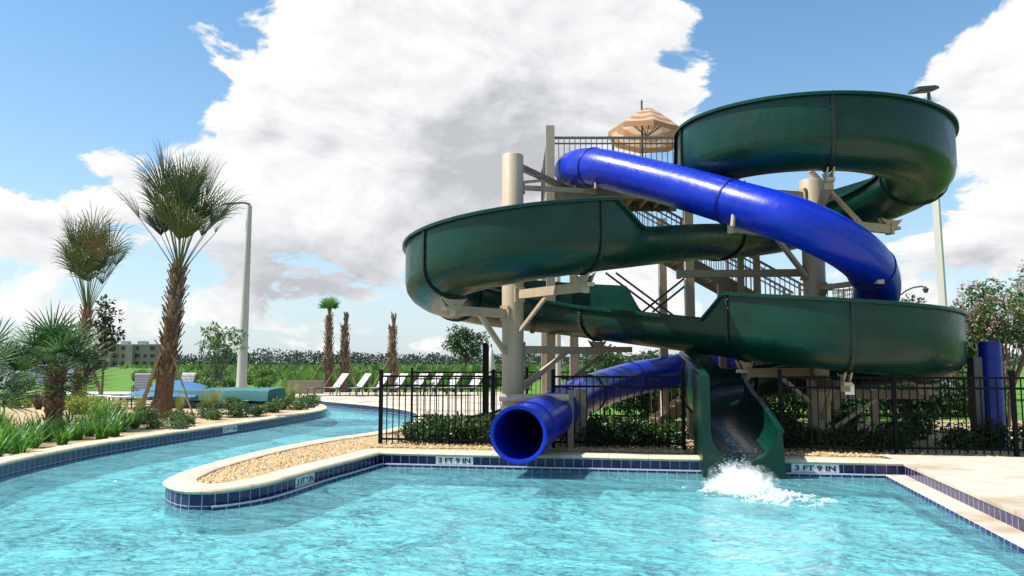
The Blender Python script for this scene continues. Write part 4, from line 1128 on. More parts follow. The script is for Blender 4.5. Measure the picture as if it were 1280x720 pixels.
pm = palm('palm_tree', 'tallest palm with a brown booted trunk and wide upright crown', bp1, 4.2, .25, .17, 25, 2.15, 1.40, (.03, .60), lean=(.32, .05), droop=.95, boots=(.28, 190), blen=.27, nb=34, w=.017, dry=11, flare=1.25, half=R(50), vary=.48)
stake(pm, bp1, (-.55, -.25, 0), (.0, -.18, 1.75), .14); stake(pm, bp1, (1.05, -.3, .0), (.22, -.1, 1.9), .05); stake(pm, bp1, (-.15, .9, 0), (.05, .2, 1.8), .09)
bp2 = G(98, 492, -.05); bp2.x, bp2.y = P(98, 492, 31).x, 31.0
pm = palm('palm_tree', 'second tallest palm with a brushlike crown behind the small fan palm', bp2, 3.6, .27, .17, 24, 2.4, 1.5, (.03, .42), lean=(.18, 0), droop=1.25, boots=(.3, 110), blen=.28, nb=28, w=.020, dry=6, half=R(62), vary=.45)
stake(pm, bp2, (1.25, -.5, 0), (.25, -.1, 2.1), .12); stake(pm, bp2, (.75, -.9, 0), (.2, -.2, 2.2), .12); stake(pm, bp2, (-1.0, -.5, 0), (0, -.1, 2.2), .12)
# two odd drooping fronds on its right
bp3 = G(66, 538, -.05)
palm('fan_palm', 'small fan palm with a dark shaggy trunk nearest the river wall', bp3, 1.42, .16, .18, 34, .60, .74, (.1, 2.0), bladem='palm_green', droop=.20, boots=(.1, 120), blen=.10, nb=26, w=.019, sag=.15, flare=1.1, half=R(125))
bp4 = P(-34, 540, 15.5); bp4.z = -.05
palm('fan_palm', 'fan palm cut off by the left edge with fronds reaching in', bp4, 1.15, .15, .17, 24, .62, .72, (.2, 2.1), bladem='palm_green', droop=.22, boots=(.1, 90), blen=.10, nb=26, w=.02, sag=.2, half=R(125))
for px, top, leafy, lab in ((410, 396, True, 'young palm with a small green tuft behind the loungers'), (431, 408, False, 'bare spiky palm trunk next to the green tufted young palm'), (491, 408, False, 'bare spiky palm trunk behind the corner of the fence')):
    d = 40.0; bx_ = P(px, 480, d).x; ht = P(px, top, d).z
    t_ = thing('young_palm', lab, 'palm tree', (bx_, d, GZ), group='newly planted palms beyond the loungers')
    tm, bm_ = MB(), MB(); palm_trunk(tm, bm_, ht + .1, .21, .12, (random.uniform(-.1, .1), 0), .25, 150, .25, 1.0)
    tr_ = tm.build('trunk', M['palmbark'], t_, smooth=60); bm_.build('boot', M['boot'], tr_)
    pt_ = MB()
    for i in range(7):
        a = i * .9; pt_.pipe([(0, 0, ht - .1), (.05 * math.cos(a), .05 * math.sin(a), ht + .3), (.13 * math.cos(a), .13 * math.sin(a), ht + random.uniform(.5, .85))], [.05, .045, .03], 5)
    pt_.build('stalk', M['boot'] if not leafy else M['petiole'], t_)
    if leafy:
        bl, p2 = MB(), MB()
        for i in range(9):
            a = i * 2.4; ti_ = .1 + .05 * i; fan_leaf(bl, p2, Vector((0, 0, ht)), Vector((math.cos(a) * math.sin(ti_), math.sin(a) * math.sin(ti_), math.cos(ti_))), .55, .62, 18, R(80), .9, .2, .03)
        bl.build('crown', M['leaf_strap'], t_)
    stake(t_, None, (-1.15, -.4, 0), (-.1, -.1, 1.9), .10, 'wood'); stake(t_, None, (.55, .6, 0), (.1, .1, 1.8), .10, 'wood')

# ------------------------------------------------------------------ broadleaf trees
def limb_tree(name, label, base, h, crown_c, crown_r, leafm, nclump, nleaf, lsize, trunk_r=.06, trunks=1, cr=(.28, .5), cat='tree', blossom=None, gap=.0, group=None):
    t_ = thing(name, label, cat, base, group=group); tm, lf, bs = MB(), MB(), MB()
    cc = Vector(crown_c)
    for k in range(nclump):
        v = rnd_dir(); q = random.random() ** .45
        c = cc + Vector((v.x * crown_r[0], v.y * crown_r[1], v.z * crown_r[2])) * q * .85
        r = min(crown_r) * random.uniform(*cr)
        clump(lf, c, (r, r, r * .75), nleaf, lsize)
        if blossom and random.random() < .62:
            clump(bs, c + Vector((v.x * r * .5, v.y * r * .5, abs(v.z) * r * .6 + r * .3)), (r * .6, r * .6, r * .45), int(nleaf * .7), lsize * .7)
        a = k % trunks * 6.28 / trunks; b0 = Vector((.06 * trunks * math.cos(a) * .6, .06 * trunks * math.sin(a) * .6, h * .35)) if trunks > 1 else Vector((0, 0, h * random.uniform(.55, .95)))
        mid = (b0 + c) * .5 + rnd_dir() * .1 * r
        tm.pipe([b0, mid, c], [trunk_r * .4, trunk_r * .25, trunk_r * .08], 5)
    for i in range(trunks):
        a = i * 6.28 / trunks; ex = Vector((math.cos(a), math.sin(a), 0)) * (.0 if trunks == 1 else 1)
        tm.pipe([ex * .12 + Vector((0, 0, -.05)), ex * .18 + Vector((0, 0, h * .35)), ex * (.3 + .2 * crown_r[0] * random.random()) + Vector((random.uniform(-.05, .05), 0, h * .75)), ex * .5 * crown_r[0] * .6 + Vector((random.uniform(-.08, .08), random.uniform(-.08, .08), h * 1.05))], [trunk_r, trunk_r * .85, trunk_r * .6, trunk_r * .25], 8)
    tm.build('trunk', M['bark'], t_, smooth=60); c_ = lf.build('crown', leafm, t_)
    if bs.v: bs.build('blossom', M['blossom'], c_)
    return t_
def tree_at(px, py_base, d, py_top, **kw):
    b = P(px, py_base, d); z0 = GZ; zt_ = P(px, py_top, d).z; return Vector((b.x, d, z0)), zt_ - z0
b, hh = tree_at(270, 500, 34, 396); limb_tree('young_tree', 'sparse pale green young tree left of the tall lamp post', b, hh * .62, (0, 0, hh * .72), (1.25, 1.0, hh * .27), M['leaf_pale'], 26, 34, .17, .045, 2, (.16, .30))
b, hh = tree_at(127, 500, 29, 362); limb_tree('magnolia_tree', 'dark slim leafy young tree behind the small fan palm', b, hh * .7, (0, 0, hh * .62), (.62, .6, hh * .36), M['leaf_magnolia'], 24, 46, .16, .05, 1, (.3, .5))
b, hh = tree_at(582, 480, 47, 402); limb_tree('young_tree', 'grey green airy tree under the left loop of the slide', b, hh * .6, (0, 0, hh * .68), (1.35, 1.2, hh * .30), M['leaf_tree'], 34, 70, .18, .06, 1, (.2, .36))
b, hh = tree_at(766, 500, 30, 428); limb_tree('small_tree', 'bushy tree behind the blue tube and stair tower', b, hh * .6, (0, 0, hh * .6), (1.3, 1.1, hh * .34), M['leaf_tree'], 26, 90, .15, .05, 2, (.3, .5))
b, hh = tree_at(820, 500, 34, 432); limb_tree('small_tree', 'second bushy tree right behind the blue tube', b, hh * .6, (0, 0, hh * .55), (1.2, 1.1, hh * .36), M['leaf_hedge'], 22, 90, .15, .05, 2, (.3, .5))
b, hh = tree_at(1252, 500, 19.0, 342); limb_tree('crepe_myrtle', 'pink flowering multi trunk crepe myrtle at the right edge', b, hh * .62, (0, 0, hh * .74), (1.25, 1.2, hh * .26), M['leaf_cover'], 44, 85, .10, .045, 7, (.20, .36), blossom=True)
b, hh = tree_at(1302, 500, 21.0, 330); limb_tree('crepe_myrtle', 'second pink crepe myrtle cut off by the right edge', b, hh * .62, (0, 0, hh * .72), (1.3, 1.2, hh * .28), M['leaf_cover'], 38, 80, .11, .05, 6, (.22, .38), blossom=True)
b, hh = tree_at(1168, 500, 40, 366); limb_tree('garden_tree', 'plain green tree peeping over the lower right loop', b, hh * .6, (0, 0, hh * .66), (1.9, 1.7, hh * .32), M['leaf_hedge'], 34, 120, .20, .09, 1, (.25, .42))
b, hh = tree_at(1215, 500, 33, 372); limb_tree('garden_tree', 'green tree behind the left side of the pink crepe myrtle', b, hh * .6, (0, 0, hh * .62), (1.9, 1.6, hh * .36), M['leaf_hedge'], 34, 120, .18, .09, 1, (.25, .42))

# ------------------------------------------------------------------ planting
def gp_(px, py): q = G(px, py, -.05); return q.x, q.y
tf = [plant('strap_plant', 'x', 'plant', strap(70, .50, .016, 1.5, .75), M['leaf_strap']) for _ in range(3)]
spots = []
for px, py in [(6, 566), (22, 558), (40, 560), (58, 552), (78, 556), (95, 550), (12, 548), (30, 545), (112, 546), (118, 538), (128, 541), (140, 536), (150, 540), (160, 533), (104, 533), (135, 528), (150, 527), (120, 526), (88, 541), (168, 536), (-8, 572), (-14, 556), (50, 546), (2, 538), (72, 548), (142, 546), (176, 530), (24, 569), (128, 549), (-25, 565)]:
    x, y = gp_(px, py); spots.append((x, y, random.uniform(.95, 1.35)))
scatter(tf, spots, 'green strap leaved plants along the river wall', 'bright green strap leaved plant massed along the river wall at the left')
gc = [plant('low_shrub', 'x', 'shrub', shrub(.36, .36, 620, .075), M['leaf_cover'], stems_mb(.36, .36)) for _ in range(3)]
spots = []
for px, py in [(228, 530), (240, 527), (252, 524), (265, 526), (278, 521), (290, 523), (303, 519), (315, 520), (327, 515), (340, 516), (352, 512), (362, 513), (373, 510), (382, 509), (330, 508), (345, 506), (358, 505), (370, 505), (310, 511), (296, 514), (218, 534), (195, 536), (178, 539), (205, 540), (284, 513), (388, 507), (378, 503), (245, 518), (186, 530)]:
    x, y = gp_(px, py)
    if random.random() < .8: spots.append((x + random.uniform(-.25, .25), y + random.uniform(-.1, .4), random.uniform(.65, 1.25)))
scatter(gc, spots, 'low shrubs on the planting bed', 'low dense green shrub in the edge planting left of the river bend')
lm = [plant('lime_shrub', 'x', 'shrub', shrub(.42, .40, 520, .10), M['leaf_lime'], stems_mb(.4, .4)) for _ in range(2)]
spots = []
for px, py in [(4, 502), (16, 504), (28, 502), (38, 505), (10, 509), (22, 510), (118, 517), (108, 512), (128, 514), (136, 519), (98, 518), (46, 508), (86, 512)]:
    x, y = gp_(px, py); spots.append((x, y, random.uniform(.8, 1.2)))
scatter(lm, spots, 'yellow green shrubs on the planting bed', 'yellow green leafy shrub on the gravel bed behind the fan palm')
ft = [plant('fountain_grass', 'x', 'grass tuft', strap(220, .85, .006, .75, .35, 4), M['grass_tuft']) for _ in range(2)]
spots = [(*gp_(px, py), s) for px, py, s in [(174, 519, .85), (224, 518, .8), (268, 516, 1.0), (256, 517, .85), (346, 506, .9), (356, 504, 1.0), (365, 502, .95), (338, 505, .8), (102, 507, 1.0)]]
scatter(ft, spots, 'fountain grass tufts on the planting bed', 'feathery yellow green grass tuft on the planting bed')
cd = [plant('cordyline', 'x', 'plant', strap(60, .62, .022, 1.0, .3), M['leaf_red']) for _ in range(1)]
scatter(cd, [(*gp_(48, 512), 1.1), (*gp_(297, 511), 1.0), (*gp_(288, 509), .9), (*gp_(205, 514), .8)], 'dark red cordylines', 'dark red spiky cordyline among the green planting')
# shrubs inside the fence
hs = [plant('hedge_shrub', 'x', 'shrub', shrub(.42, .50, 800, .085), M['leaf_hedge'], stems_mb(.42, .5)) for _ in range(4)]
spots = []
for x, dy, s in [(-1.9, .55, .8), (-1.45, .6, .95), (-1.0, .5, 1.0), (-.55, .55, 1.05), (-1.6, 1.3, 1.0), (-1.1, 1.3, 1.1), (-.55, 1.25, 1.1), (-.1, .9, .9), (1.15, .7, .95), (1.55, .55, 1.05), (2.0, .6, 1.1), (2.45, .65, 1.0), (1.3, 1.4, 1.1), (1.85, 1.45, 1.15), (2.4, 1.4, 1.1), (2.9, 1.2, 1.0), (2.85, .55, .9)]:
    y0 = fl0.y + (x - fl0.x) * fdir.y / fdir.x; spots.append((x, y0 + dy, s))
scatter(hs, spots, 'hedge shrubs inside the fence', 'rounded dark green hedge shrub behind the black fence left of the green slide')
hs2 = [plant('hedge_shrub', 'x', 'shrub', shrub(.42, .50, 800, .085), M['leaf_hedge'], stems_mb(.42, .5)) for _ in range(3)]
spots = []
for x, dy, s in [(4.75, .75, .9), (5.2, .6, .9), (5.15, 1.6, 1.0), (5.75, .7, .85), (6.2, .55, .9), (6.65, .7, .75), (4.6, 1.9, 1.0), (6.1, 1.9, 1.0), (7.2, 1.7, .9), (7.9, 1.2, .9), (8.5, 1.3, 1.0), (9.0, .9, 1.1), (5.6, 3.4, 1.1), (6.8, 3.3, 1.1), (8.1, 3.0, 1.1)]:
    y0 = fl0.y + (x - fl0.x) * fdir.y / fdir.x; spots.append((x, y0 + dy, s))
scatter(hs2, spots, 'shaded hedge shrubs inside the fence', 'hedge shrub shaded by the slide behind the fence at the right')
# field hedges beyond the deck
fh = [plant('field_shrub', 'x', 'shrub', shrub(1.1, 1.25, 900, .22, 9), M['leaf_field']) for _ in range(3)]
spots = []
for row, (d, x0, x1, st, s0) in enumerate(((46, 225, 660, 30, .55), (55, 215, 670, 30, .72), (68, 175, 860, 26, .85))):
    px = x0
    while px < x1:
        q = P(px + random.uniform(-6, 6), 470, d + random.uniform(-1.2, 1.2)); spots.append((q.x, q.y, s0 * random.uniform(.75, 1.15))); px += st * random.uniform(.8, 1.2)
scatter(fh, spots, 'field shrubs beyond the deck', 'bushy green shrub in the rows between deck and field', GZ)
tg = [plant('tall_grass', 'x', 'grass tuft', strap(260, 1.05, .012, .8, .3, 3), M['leaf_strap']) for _ in range(2)]
spots = []
px = 366
while px < 600:
    q = P(px, 490, 41.6 + random.uniform(-.5, .5)); spots.append((q.x, q.y, random.uniform(.75, 1.15))); px += random.uniform(8, 14)
scatter(tg, spots, 'tall grass behind the loungers', 'tall green ornamental grass behind the row of loungers', GZ)
# rough meadow and far wood (masses)
mw = MB()
for _ in range(9000):
    d = 70 * (4.2 ** random.random()); px = random.uniform(150, 1250); x = (px - 640) / F * d
    if px < 235 and d < 200: continue
    s = random.uniform(.5, 1.5); mw.leaf(Vector((x, d, GZ)), Vector((random.uniform(-.5, .5), random.uniform(-.3, .3), 1)), rnd_dir(), s * 1.0, s * .9)
tag(mw.build('meadow_scrub', M['leaf_field']), 'rough green scrub covering the field behind the pool', 'scrub', kind='stuff')
wd = MB()
for k in range(2600):
    px = random.uniform(-330, 1620); d = random.uniform(420, 540); x = (px - 640) / F * d
    hgt_ = (4.6 + 3.2 * noise.noise(Vector((x * .012, 3.1, 0))) + 3.0 * noise.noise(Vector((x * .05, 1.0, 0))) + random.uniform(-1.2, 2.2))
    hgt_ = max(2.8, hgt_) ; cx = Vector((x, d, GZ + hgt_ * .55))
    for _ in range(34):
        v = rnd_dir(); p = cx + Vector((v.x * 3.0, v.y * 3, v.z * hgt_ * .52)); s = random.uniform(.7, 1.5); wd.leaf(p, (v + rnd_dir() * .8).normalized(), rnd_dir(), s, s * .8)
tag(wd.build('distant_wood', M['wood_far']), 'far dark line of trees along the horizon', 'woodland', kind='stuff')
# tree masses beyond the left field
hr_ = plant('field_shrub', 'x', 'shrub', shrub(.8, 1.0, 1100, .13, 8), M['leaf_hedge'], stems_mb(.8, 1.0))
scatter([hr_], [(x + random.uniform(-.15, .15), 22.6 + (i_ % 2) * 1.5 + random.uniform(-.3, .5), random.uniform(1.0, 1.5)) for i_, x in enumerate((3.4, 4.6, 5.9, 7.1, 8.2, 9.6, 10.7, 11.9, 13.0, 14.2, 4.0, 5.2, 6.5, 7.7, 8.9, 10.2, 11.3, 12.5))], 'shrubs behind the rear fence', 'leafy green shrub behind the rear fence at the right of the tower', GZ)
for px, d, top, wdt, lab in ((8, 150, 432, 9, 'dark broad tree at the far left beyond the field'), (52, 170, 440, 9, 'dark tree clump left of the far building'), (100, 190, 441, 9, 'tree clump touching the left end of the far building')):
    b, hh = tree_at(px, 460, d, top); limb_tree('far_tree', lab, b, hh * .5, (0, 0, hh * .55), (wdt, 5, hh * .45), M['wood_far'], 40, 60, 1.1, .35, 1, (.4, .7))
# ------------------------------------------------------------------ loungers
def lounger():
    t_ = thing('chaise_lounge', 'x', 'lounge chair')
    fr = MB(); sl_ = MB()
    for y in (-.32, .32):
        fr.beam((-1.25, y, .34), (.15, y, .34), .035, .045)
        fr.beam((.10, y, .34), (.62, y, .98), .03, .04)
    for x in (-1.25, .15): fr.beam((x, -.32, .34), (x, .32, .34), .03, .04)
    fr.beam((.62, -.32, .98), (.62, .32, .98), .03, .035)
    fr.build('frame', M['dark_frame'], t_)
    for x, y in ((-1.1, -.32), (-1.1, .32), (.10, -.32), (.10, .32)):
        MB().beam((x, y, .33), (x + (-.06 if x < 0 else .06), y, 0), .035, .035).build('leg', M['dark_frame'], t_)
    for y in (-.3, .3): MB().beam((.40, y, .70), (.52, y, .36), .02, .02).build('prop', M['dark_frame'], t_)
    for nm, pts in (('seat', [(-1.22, .355), (-.6, .335), (.10, .352)]), ('backrest', [(.12, .37), (.36, .655), (.62, .99)])):
        m_ = MB(); vs = []
        for x, z in pts:
            for y in (-.30, .30):
                for e in (.006, -.006): vs.append((x - e * .6, y, z + e))
        fs = []
        for k in range(2):
            o = k * 4; fs += [(o, o + 2, o + 6, o + 4), (o + 1, o + 5, o + 7, o + 3), (o, o + 4, o + 5, o + 1), (o + 2, o + 3, o + 7, o + 6)]
        fs += [(0, 1, 3, 2), (8, 10, 11, 9)]; m_.add(vs, fs); m_.build(nm, M['white_sling'], t_)
    return t_
L0 = lounger()
labs = ['white sling lounger at the left end of the row by the far pool edge', 'white sling lounger second from the left in the row', 'white sling lounger just left of the fence corner post', 'white sling lounger seen through the fence beside the corner post', 'white sling lounger fifth from the left seen through the fence', 'white sling lounger in the row seen through the middle of the left fence', 'bright white lounger second from the tall black post', 'bright white lounger nearest the tall black post']
first = True
for px, lab in zip((417, 445, 470, 492, 517, 536, 560, 588), labs):
    q = P(px, 490, 36.2); rz = R(42 + random.uniform(-4, 4))
    if first: L0.location = (q.x, 36.2, -.006); L0.rotation_euler = (0, 0, rz); o = L0; first = False
    else: o = dup(L0, (q.x, 36.2 + random.uniform(-.1, .1), -.006), rz)
    o['label'] = lab; o['group'] = 'loungers on the far deck'
for px, d, lab in ((125, 26.8, 'white topped low table half hidden by yellow green shrubs'), (148, 26.0, 'white topped low table between the shrubs and the blue canvas')):
    q = P(px, 500, d); t_ = thing('low_table', lab, 'table', (q.x, d, -.05), R(12), 'low tables left of the blue canvas')
    MB().box((0, 0, .40), (.75, .6, .035)).build('tabletop', M['white_sling'], t_); MB().box((0, 0, .16), (.68, .52, .02)).build('shelf', M['white_sling'], t_)
    for x in (-.34, .34):
        for y in (-.26, .26): MB().box((x, y, .19), (.035, .035, .38)).build('leg', M['dark_frame'], t_)
# striped sling chairs
def chair(label, px, d, rz):
    t_ = thing('sling_chair', label, 'chair', (P(px, 480, d).x, d, -.05), R(rz), group='striped chairs by the blue canvas')
    MB().pipe([(-.34, -.3, 0), (-.34, -.3, .62), (-.34, .28, .62), (-.34, .34, 0)], .02, 6).build('frame', M['dark_frame'], t_)
    MB().pipe([(.34, -.3, 0), (.34, -.3, .62), (.34, .28, .62), (.34, .34, 0)], .02, 6).build('frame', M['dark_frame'], t_)
    MB().box((0, 0, .40), (.64, .56, .02)).build('seat', M['grey_sling'], t_)
    MB().beam((0, .25, .42), (0, .48, 1.02), .64, .02).build('backrest', M['grey_sling'], t_)
    MB().beam((0, .482, 1.03), (0, .51, 1.10), .66, .03).build('head_band', M['white_sling'], t_)
m, t, b = mat('grey_sling'); M['grey_sling'] = m
uvn = t.n('ShaderNodeTexCoord').outputs['Object']; wv = t.n('ShaderNodeTexWave', bands_direction='Z', inp={'Vector': uvn, 'Scale': 3.0, 'Distortion': .3})
t.L.new(t.ramp(wv.outputs[0], [(.4, (.20, .21, .22)), (.6, (.36, .37, .38))]), b.inputs['Base Color']); b.inputs['Roughness'].default_value = .8
chair('grey striped sling chair with white head band left of the big palm', 178, 31.5, 20)
chair('grey sling chair mostly hidden behind the big palm trunk', 226, 32.5, -15)

# ------------------------------------------------------------------ low canvas covered structure
q0 = P(196, 500, 27.2); q1 = P(346, 500, 26.4); cs = thing('canvas_cover', 'long low teal canvas cover with a blue sloping end behind the planting', 'pool cover', (q0.x, 27.2, -.05))
dv_ = (Vector((q1.x, 26.4)) - Vector((q0.x, 27.2))); Lc = dv_.length; cs.rotation_euler = (0, 0, math.atan2(dv_.y, dv_.x))
ht = P(300, 486, 26.8).z + .05
mb = MB(); NX = 16; vs = []
for i in range(NX + 1):
    x = Lc * i / NX
    for y, z in ((-.66, ht - .36), (-.64, ht - .20), (-.58, ht - .04), (-.54, ht - .01 + .008 * math.sin(i * 1.7)), (.3, ht + .04), (.62, ht), (.66, ht - .36)):
        vs.append((x, y + .012 * math.sin(i * 2.3 + z * 9), z + .012 * math.sin(i * 1.3 + y * 4)))
mb.add(vs, [(i * 7 + j, (i + 1) * 7 + j, (i + 1) * 7 + j + 1, i * 7 + j + 1) for i in range(NX) for j in range(6)] + [tuple(range(7)), tuple(range(NX * 7 + 6, NX * 7 - 1, -1))])
mb.build('teal_cover', M['tealcloth'], cs, smooth=22)
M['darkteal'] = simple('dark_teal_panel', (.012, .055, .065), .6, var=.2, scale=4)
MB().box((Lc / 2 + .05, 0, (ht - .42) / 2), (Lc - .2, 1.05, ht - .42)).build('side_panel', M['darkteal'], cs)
mb = MB(); hb = P(240, 478, 27).z + .05
bx0, bx1 = -1.0, 1.9
vs = []
for i in range(13):
    f = i / 12; x = bx0 + (bx1 - bx0) * f; hz_ = lin(f, [0, .45, .7, 1], [ht - .25, hb, hb + .02, ht + .04])
    for y, k in ((-.75, .0), (-.45, .55), (0, 1), (.45, .55), (.75, 0)): vs.append((x, y, (ht - .30) + (hz_ - ht + .30) * k + .05 + .012 * math.sin(i * 1.9 + y * 5)))
mb.add(vs, [(i * 5 + j, (i + 1) * 5 + j, (i + 1) * 5 + j + 1, i * 5 + j + 1) for i in range(12) for j in range(4)] + [tuple(range(5)), tuple(range(64, 59, -1))])
mb.build('blue_top', M['bluecloth'], cs, smooth=40)
for x, y in ((-.9, -.65), (-.9, .65), (1.8, .68)): MB().cyl((x, y, 0), (x, y, ht - .2), .03, n=8).build('leg', M['grey_metal'], cs, smooth=40)
q = P(385, 493, 37.5)
bn = thing('low_planter_wall', 'low tan block wall at the far end of the river', 'wall', (P(382, 493, 38.3).x, 38.3, GZ)); MB().box((0, 0, .32), (1.6, .4, .64)).build('wall_body', M['coping'], bn); MB().box((0, 0, .67), (1.7, .5, .06)).build('cap', M['coping'], bn)

# ------------------------------------------------------------------ parked cars at the far left
def car(label, px, d, rz, paint):
    t_ = thing('parked_car', label, 'car', (P(px, 480, d).x, d, -.055), R(rz), group='cars parked beyond the path')
    side_p = [(-2.15, .28), (-2.18, .62), (-2.05, .86), (-1.55, .95), (-1.0, 1.02), (-.45, 1.40), (.75, 1.44), (1.35, 1.05), (2.0, .95), (2.12, .70), (2.12, .28), (1.72, .26), (1.62, .50), (1.36, .62), (1.10, .50), (1.0, .26), (-.95, .26), (-1.05, .50), (-1.31, .62), (-1.57, .50), (-1.67, .26)]
    n = len(side_p); vs = []
    for y, ins in ((-.88, .0), (-.80, .0), (.80, .0), (.88, .0)):
        for x, z in side_p:
            k = .16 if z > 1.04 else .0; yy = y * (1 - k) ; s_ = .985 if abs(y) > .85 else 1.0
            vs.append((x * s_, yy, .28 + (z - .28) * (.985 if abs(y) > .85 else 1)))
    fs = [(r * n + i, r * n + (i + 1) % n, (r + 1) * n + (i + 1) % n, (r + 1) * n + i) for r in range(3) for i in range(n)] + [tuple(range(n - 1, -1, -1)), tuple(range(3 * n, 4 * n))]
    mb = MB(); mb.add(vs, fs); mb.build('body', paint, t_, smooth=30)
    for sg in (-1, 1):
        g = MB(); y = .745 * sg
        g.add([(-.88, y * 1.185, 1.02), (-.42, y * 1.0 + .02 * sg, 1.355), (.12, y + .02 * sg, 1.375), (.12, y * 1.185, 1.02)], [(0, 1, 2, 3)]); g.add([(.18, y * 1.185, 1.02), (.18, y + .02 * sg, 1.375), (.70, y + .02 * sg, 1.37), (1.2, y * 1.185, 1.03)], [(0, 1, 2, 3)])
        g.build('side_window', M['glass'], t_)
        for x in (-1.31, 1.36):
            w_ = MB().cyl((x, .70 * sg, .31), (x, .89 * sg, .31), .31, n=24).build('wheel', M['rubber'], t_, smooth=40); MB().cyl((x, .88 * sg, .31), (x, .905 * sg, .31), .19, n=16).build('rim', M['carpaint'], w_, smooth=40)
    for a, b_ in (((-1.02, 1.045), (-.47, 1.405)), ((1.33, 1.085), (.79, 1.445))):
        g = MB(); g.add([(a[0], -.72, a[1]), (a[0], .72, a[1]), (b_[0], .62, b_[1]), (b_[0], -.62, b_[1])], [(0, 1, 2, 3)]); g.build('windscreen', M['glass'], t_)
    for sg in (-1, 1): MB().box((-2.1, .62 * sg, .72), (.12, .3, .13)).build('headlight', M['plaque'], t_); MB().box((2.06, .64 * sg, .80), (.10, .26, .13)).build('tail_light', M['redpaint'], t_)
car('silver parked car behind the trunk of the small fan palm', 62, 48, 12, M['carpaint'])
car('dark red parked car at the left edge', -18, 47, 8, M['redpaint'])

# ------------------------------------------------------------------ far building
d = 300; x0, x1 = P(112, 440, d).x, P(196, 440, d).x; zt_ = P(150, 431, d).z
bd = thing('apartment_block', 'long grey three storey block with dark windows across the field', 'building', ((x0 + x1) / 2, d, GZ))
wv_ = x1 - x0; MB().box((0, 5, zt_ / 2), (wv_, 10, zt_)).build('wall', M['buildwall'], bd)
M['buildwall2'] = simple('pale_parapet', (.42, .40, .37), .85, var=.1)
rf = MB().box((0, 5, zt_ + .2), (wv_ + .5, 10.5, .4)); rf.build('roof', M['buildwall2'], bd)
for x, w_ in ((-7, 3), (0, 2.5), (6.5, 3)): MB().box((x, 2, zt_ + .9), (w_, 3, 1.2)).build('parapet', M['buildwall2'], bd)
for fl in range(3):
    for i in range(9):
        if random.random() < .12: continue
        x = -wv_ / 2 + 1.6 + i * (wv_ - 3.2) / 8; w_ = random.choice((1.1, 1.4, 2.0)); z = (fl + .55) * zt_ / 3
        fm = MB().box((x, -.06, z), (w_ + .2, .12, 1.7)).build('window', M['buildwall2'], bd); MB().box((x, -.13, z), (w_, .06, 1.5)).build('pane', M['glass'], fm)
for x in (-5, 3.2): MB().box((x, -1.0, zt_ * .5), (2.4, 2.0, zt_ * .98)).build('balcony_tower', M['buildwall'], bd)

# ------------------------------------------------------------------ splash
p, dd_ = station(STOT)
m, t, b = mat('white_foam'); M['foam'] = m
b.inputs['Base Color'].default_value = (.90, .94, .95, 1); b.inputs['Roughness'].default_value = .35; b.inputs['Subsurface Weight'].default_value = .0
nzf = t.n('ShaderNodeTexNoise', inp={'Vector': t.n('ShaderNodeTexCoord').outputs['Object'], 'Scale': 26.0, 'Detail': 6.0})
bpf = t.n('ShaderNodeBump', inp={'Strength': .3, 'Distance': .01, 'Height': nzf.outputs[0]}); t.L.new(bpf.outputs[0], b.inputs['Normal'])
trl = t.n('ShaderNodeBsdfTranslucent', inp={0: (.85, .92, .95, 1)}); mx = t.n('ShaderNodeMixShader', inp={0: .35}); t.L.new(b.outputs[0], mx.inputs[1]); t.L.new(trl.outputs[0], mx.inputs[2]); fco = t.n('ShaderNodeTexCoord').outputs['Object']
fn1 = t.n('ShaderNodeTexNoise', inp={'Vector': fco, 'Scale': 17.0, 'Detail': 9.0, 'Roughness': .72, 'Distortion': .6}).outputs[0]
fz = t.m('SUBTRACT', t.n('ShaderNodeSeparateXYZ', inp={0: fco}).outputs[2], WZ)
fa_ = t.m('ADD', fn1, t.m('MINIMUM', t.m('MULTIPLY', fz, 1.6), .16))
tpt = t.n('ShaderNodeBsdfTransparent'); mxa = t.n('ShaderNodeMixShader'); t.L.new(t.m('MULTIPLY', t.sm(fa_, .42, .66), .8), mxa.inputs[0]); t.L.new(tpt.outputs[0], mxa.inputs[1]); t.L.new(mx.outputs[0], mxa.inputs[2])
t.L.new(mxa.outputs[0], m.node_tree.nodes['Material Output'].inputs[0])
sc_ = G(926, 612, WZ); fm = MB()
def drop(c, r):
    a = random.random() * 3; fm_ = []
    vs = []
    for v in ((1, 0, 0), (-1, 0, 0), (0, 1, 0), (0, -1, 0), (0, 0, 1), (0, 0, -1)):
        w_ = Vector(v) * r * random.uniform(.7, 1.3); w_.rotate(Matrix.Rotation(a, 3, 'X')); vs.append(Vector(c) + w_)
    fm.add(vs, [(0, 2, 4), (2, 1, 4), (1, 3, 4), (3, 0, 4), (2, 0, 5), (1, 2, 5), (3, 1, 5), (0, 3, 5)])
# churned mound: a noisy height field with holes
NXF = 190; grid = {}
def fh_(x, y):
    r1_ = math.hypot(x / .36, (y + .0) / .6); r2_ = math.hypot((x + .22) / .48, (y + .15) / .4); r3_ = math.hypot((x - .30) / .50, (y + .75) / .62)
    h_ = .05 * math.exp(-r1_ ** 2 * 1.7) + .07 * math.exp(-r2_ ** 2) + .06 * math.exp(-r3_ ** 2)
    nn = noise.fractal(Vector((x * 5.5, y * 7.5, 1.7)), .75, 2.2, 7)
    return (h_ * (1 + .55 * nn) + .045 * nn - .035) if h_ > .012 else -1, h_
vs = []; ids = {}
for i in range(NXF + 1):
    for j in range(NXF + 1):
        x = -.95 + 1.9 * i / NXF; y = -1.7 + 2.3 * j / NXF; h_, e = fh_(x, y)
        if h_ > 0.0:
            ids[i, j] = len(vs); vs.append((sc_.x + x, sc_.y + y, WZ + .004 + h_ * (1 + .12 * random.uniform(-1, 1))))
